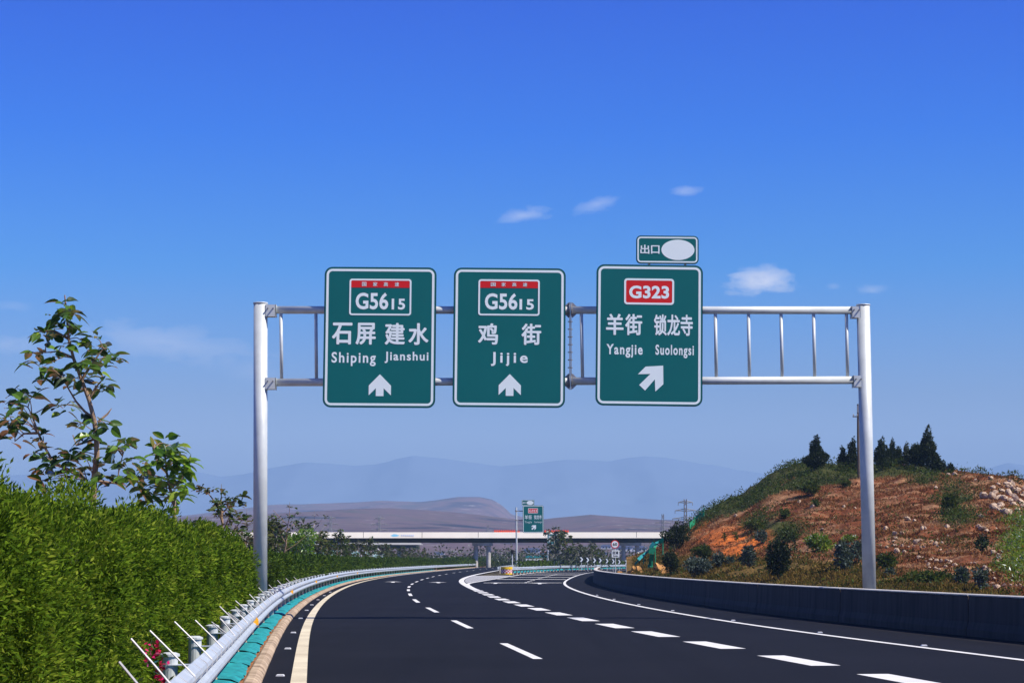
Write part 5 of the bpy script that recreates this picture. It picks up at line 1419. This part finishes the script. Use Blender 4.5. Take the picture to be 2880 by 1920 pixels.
# green overhead sign under the bridge
Yo = 372.0; B = zb(ZN, 1140, 505, 1235, 605); c_ = at((B[0] + B[2]) / 2, (B[1] + B[3]) / 2, Yo); ko = (at(1441, 1510, Yo).x - at(1439, 1510, Yo).x) / 2
SO = Sign('direction_sign', *B, .12, c_, ko, 'far small green sign in front of the bridge, half hidden by bare trees', 'road sign')
SO.panel(1.5); SO.field(.3, 1.5); SO.border(.8, .8, 1)
q = MB(); text_into(q, '鸡街', SO.box(*zb(ZN, 1152, 522, 1200, 552)), -.007, .03); text_into(q, 'Jijie', SO.box(*zb(ZN, 1152, 562, 1198, 588)), -.007, .02); q.build('lettering', M['sign_white'], SO.e)
q = MB(); zt = -c_.z
for xx in (ZN(1146, 0)[0], ZN(1230, 0)[0]): q.tube([(at(xx, 1500, Yo).x - c_.x, .15, zt), (at(xx, 1500, Yo).x - c_.x, .15, 1.2)], .10, 10)
q.build('post', M['steel'], SO.e)

# ------------------------------------------------------------------ far: pylons, houses, hills
def pylon(px, top, Y, label, arms=3):
    c_ = at(px, 1560, Y); H = at(px, top, Y).z; o = empty('power_pylon', (c_.x, Y, 0), label, 'pylon', 'distant pylons'); q = MB(); s0, s1 = H * .085, H * .018; n = 9
    zz = [H * i / n for i in range(n + 1)]; wd_ = [s0 + (s1 - s0) * min(1, (i / n) * 1.35) for i in range(n + 1)]; t_ = H * .0065
    for sx in (-1, 1):
        for sy in (-1, 1):
            q.tube([(sx * w__, sy * w__, z_) for z_, w__ in zip(zz, wd_)], t_, 4)
    for i in range(n):
        for sy in (-1, 1):
            q.tube([(-wd_[i], sy * wd_[i], zz[i]), (wd_[i + 1], sy * wd_[i + 1], zz[i + 1])], t_ * .7, 4); q.tube([(wd_[i], sy * wd_[i], zz[i]), (-wd_[i + 1], sy * wd_[i + 1], zz[i + 1])], t_ * .7, 4)
    q.build('tower', M['steel_dark'], o)
    for i in range(arms):
        z_ = H * (.70 + .125 * i); L_ = H * [.20, .16, .11][i]; a_ = MB()
        for sg in (-1, 1):
            a_.tube([(sg * s1, 0, z_ + H * .025), (sg * L_, 0, z_)], t_ * .9, 4); a_.tube([(sg * s1, 0, z_ - H * .005), (sg * L_, 0, z_)], t_ * .9, 4); a_.tube([(sg * L_, 0, z_), (sg * L_, 0, z_ - H * .05)], t_ * .7, 4)
        a_.build('crossarm', M['steel_dark'], o)
pylon(1929, 1403, 700, 'tallest lattice pylon beside the left slope of the hill'); pylon(1865, 1445, 900, 'small lattice pylon left of the tallest pylon', 2)
pylon(929, 1450, 950, 'lattice pylon behind the bridge, nearer to the left gantry post'); pylon(1066, 1451, 960, 'lattice pylon behind the bridge, right of the similar one'); pylon(1372, 1475, 1200, 'faint short pylon rising behind the bridge left of the distant exit sign', 2)

HG = 'low houses in the plain beyond the bridge'
def house(px, row, w_, h_, Y, wall, roof, label, flat=False):
    c_ = at(px, row, Y); wm, hm_ = w_ * Y / F, h_ * Y / F; o = empty('house', (c_.x, Y, c_.z), label, 'house', HG); q = MB()
    q.box((0, 0, hm_ * .35), (wm, wm * .7, hm_ * .7)); q.build('wall', wall, o); q = MB()
    if flat: q.box((0, 0, hm_ * .75), (wm * 1.05, wm * .75, hm_ * .1))
    else: q.prism([(-wm * .54, hm_ * .7), (wm * .54, hm_ * .7), (wm * .3, hm_), (-wm * .3, hm_)], -wm * .4, wm * .4)
    q.build('roof', roof, o)
    for i in range(3):
        q = MB(); q.box(((i - 1) * wm * .28, -wm * .355, hm_ * .36), (wm * .12, .06, hm_ * .26)); q.build('window', M['glass_dark'], o)
for a in ((1497, 1556, 46, 16, 900, M['house_wall'], M['roof_blue'], 'white house with blue roof under the bridge right of the sign pole'), (1530, 1562, 26, 12, 620, M['house_wall'], M['roof_red'], 'low house with red roof under the bridge beside the sign pole'), (1560, 1556, 40, 14, 820, M['house_wall'], M['roof_blue'], 'blue roofed shed under the bridge behind the far green sign'),
          (1705, 1543, 30, 12, 800, M['house_wall'], M['roof_blue'], 'white and blue house under the bridge left of the speed sign'), (1755, 1550, 46, 18, 760, M['house_wall'], M['roof_blue'], 'wide blue roofed house just right of the speed sign'), (1800, 1552, 40, 18, 780, M['house_wall'], M['roof_blue'], 'blue roofed house between the speed sign and the hill'), (1235, 1560, 30, 8, 900, M['house_wall'], M['roof_blue'], 'small low house under the bridge left of the pier'), (1690, 1560, 34, 9, 700, M['house_wall'], M['roof_blue'], 'low pale shed behind the bare trees')):
    house(*a)
# low teal and white barrier far ahead
o = empty('barrier_wall', (at(1512, 1575, 480).x, 480, 0), 'low white wall with turquoise top and red stripe at the far end of the carriageway', 'barrier'); wm = 66 * 480 / F
q = MB(); q.box((0, 0, at(1512, 1575, 480).z), (wm, .4, .75)); q.build('wall', M['white'], o); q = MB(); q.box((0, 0, at(1512, 1566, 480).z + .1), (wm * 1.02, .5, .5)); q.build('top', M['teal_sheet'], o); q = MB(); q.box((wm * .2, -.21, at(1512, 1577, 480).z), (wm * .4, .03, .18)); q.build('stripe', M['sign_red'], o)
q = MB(); q.box((0, 0, .12), (wm * .98, .3, .6)); q.build('foot', M['concrete'], o)


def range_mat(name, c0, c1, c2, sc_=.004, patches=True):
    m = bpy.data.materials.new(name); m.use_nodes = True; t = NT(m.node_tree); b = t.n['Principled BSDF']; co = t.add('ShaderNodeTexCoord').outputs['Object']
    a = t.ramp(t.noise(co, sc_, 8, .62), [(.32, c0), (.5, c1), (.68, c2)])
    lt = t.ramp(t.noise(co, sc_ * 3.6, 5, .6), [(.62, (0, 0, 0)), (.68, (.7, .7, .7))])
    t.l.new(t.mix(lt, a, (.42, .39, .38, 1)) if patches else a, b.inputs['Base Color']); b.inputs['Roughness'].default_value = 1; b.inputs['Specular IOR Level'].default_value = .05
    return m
def hill_range(name, pts, Y, depth, m, seed, rough):
    """a range of hills whose crest stands at distance Y, with a front slope and a back slope"""
    pts = np.array(pts, float); cs_ = np.linspace(pts[0, 0], pts[-1, 0], 340); rr = np.interp(cs_, pts[:, 0], pts[:, 1])
    kx = (cs_ - 1440) / F * Y; zc = HC + (1572 - rr) * Y / F; tt = np.concatenate([np.linspace(-1, 0, 34), np.linspace(.06, .5, 8)])
    Xg = np.broadcast_to(kx[:, None], (len(cs_), len(tt))); Yg = Y + tt[None, :] * depth + 0 * Xg
    sh_ = np.where(tt < 0, (1 + tt) ** 1.15, 1 - 1.6 * tt ** 1.2)[None, :]
    n = (fbm(Xg / depth * 5, Yg / depth * 5, seed, 5) - .5) * rough; crest = np.clip(1 - abs(tt) * 3, 0, 1)[None, :]
    Z_ = zc[:, None] * sh_ * (1 + n * (1 - crest * .75)) - (tt[None, :] == -1) * 4 - 1
    return tag(grid_mesh(name, np.stack([Xg, Yg, Z_], -1), m), kind='structure')
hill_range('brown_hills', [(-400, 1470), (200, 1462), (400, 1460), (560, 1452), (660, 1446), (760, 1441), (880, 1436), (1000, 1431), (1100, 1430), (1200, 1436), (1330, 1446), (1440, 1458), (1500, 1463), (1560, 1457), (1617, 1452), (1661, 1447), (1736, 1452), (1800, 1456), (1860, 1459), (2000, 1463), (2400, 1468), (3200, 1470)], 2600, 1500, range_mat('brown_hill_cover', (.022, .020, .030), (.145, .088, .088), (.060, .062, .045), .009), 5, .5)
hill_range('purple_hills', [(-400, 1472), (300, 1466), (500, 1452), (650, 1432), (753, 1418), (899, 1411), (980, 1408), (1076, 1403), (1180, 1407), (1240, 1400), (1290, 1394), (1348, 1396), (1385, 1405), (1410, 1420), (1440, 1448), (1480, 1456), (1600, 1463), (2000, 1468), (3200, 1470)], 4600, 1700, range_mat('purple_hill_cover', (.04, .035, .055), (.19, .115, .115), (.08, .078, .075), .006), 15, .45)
hill_range('far_mountains', [(-500, 1345), (0, 1340), (300, 1330), (450, 1318), (551, 1322), (620, 1332), (686, 1327), (760, 1312), (857, 1296), (930, 1302), (1000, 1310), (1053, 1308), (1110, 1294), (1163, 1282), (1215, 1288), (1286, 1297), (1350, 1306), (1408, 1314), (1500, 1306), (1592, 1297), (1714, 1303), (1760, 1296), (1812, 1287), (1870, 1289), (1935, 1297), (2010, 1308), (2082, 1322), (2200, 1335), (2500, 1345), (2680, 1338), (2742, 1328), (2790, 1318), (2835, 1306), (2880, 1312), (3000, 1330), (3400, 1345)], 9300, 2500, range_mat('mountain_cover_haze_tint', (.19, .25, .36), (.20, .26, .37), (.195, .255, .365), .0012, False), 25, .4)  # blue of the distant haze is mixed into the cover colour

# ------------------------------------------------------------------ clean up and air
for ob in (_fo,):
    bpy.data.objects.remove(ob)
bpy.data.curves.remove(_fc)
HZ_TOP = 475.0
q = MB(); q.box((0, 5900, (HZ_TOP - 8) / 2), (26000, 12900, HZ_TOP + 8))
hz = q.build('haze', bpy.data.materials.new('air_haze')); m = hz.data.materials[0]; m.use_nodes = True; m.node_tree.nodes.clear(); t = NT(m.node_tree)
pv = t.add('ShaderNodeVolumePrincipled'); pv.inputs['Color'].default_value = (.40, .66, 1, 1); pv.inputs['Density'].default_value = 1.65e-4; pv.inputs['Anisotropy'].default_value = 0.0
t.l.new(pv.outputs[0], t.add('ShaderNodeOutputMaterial').inputs['Volume'])
tag(hz, kind='stuff')
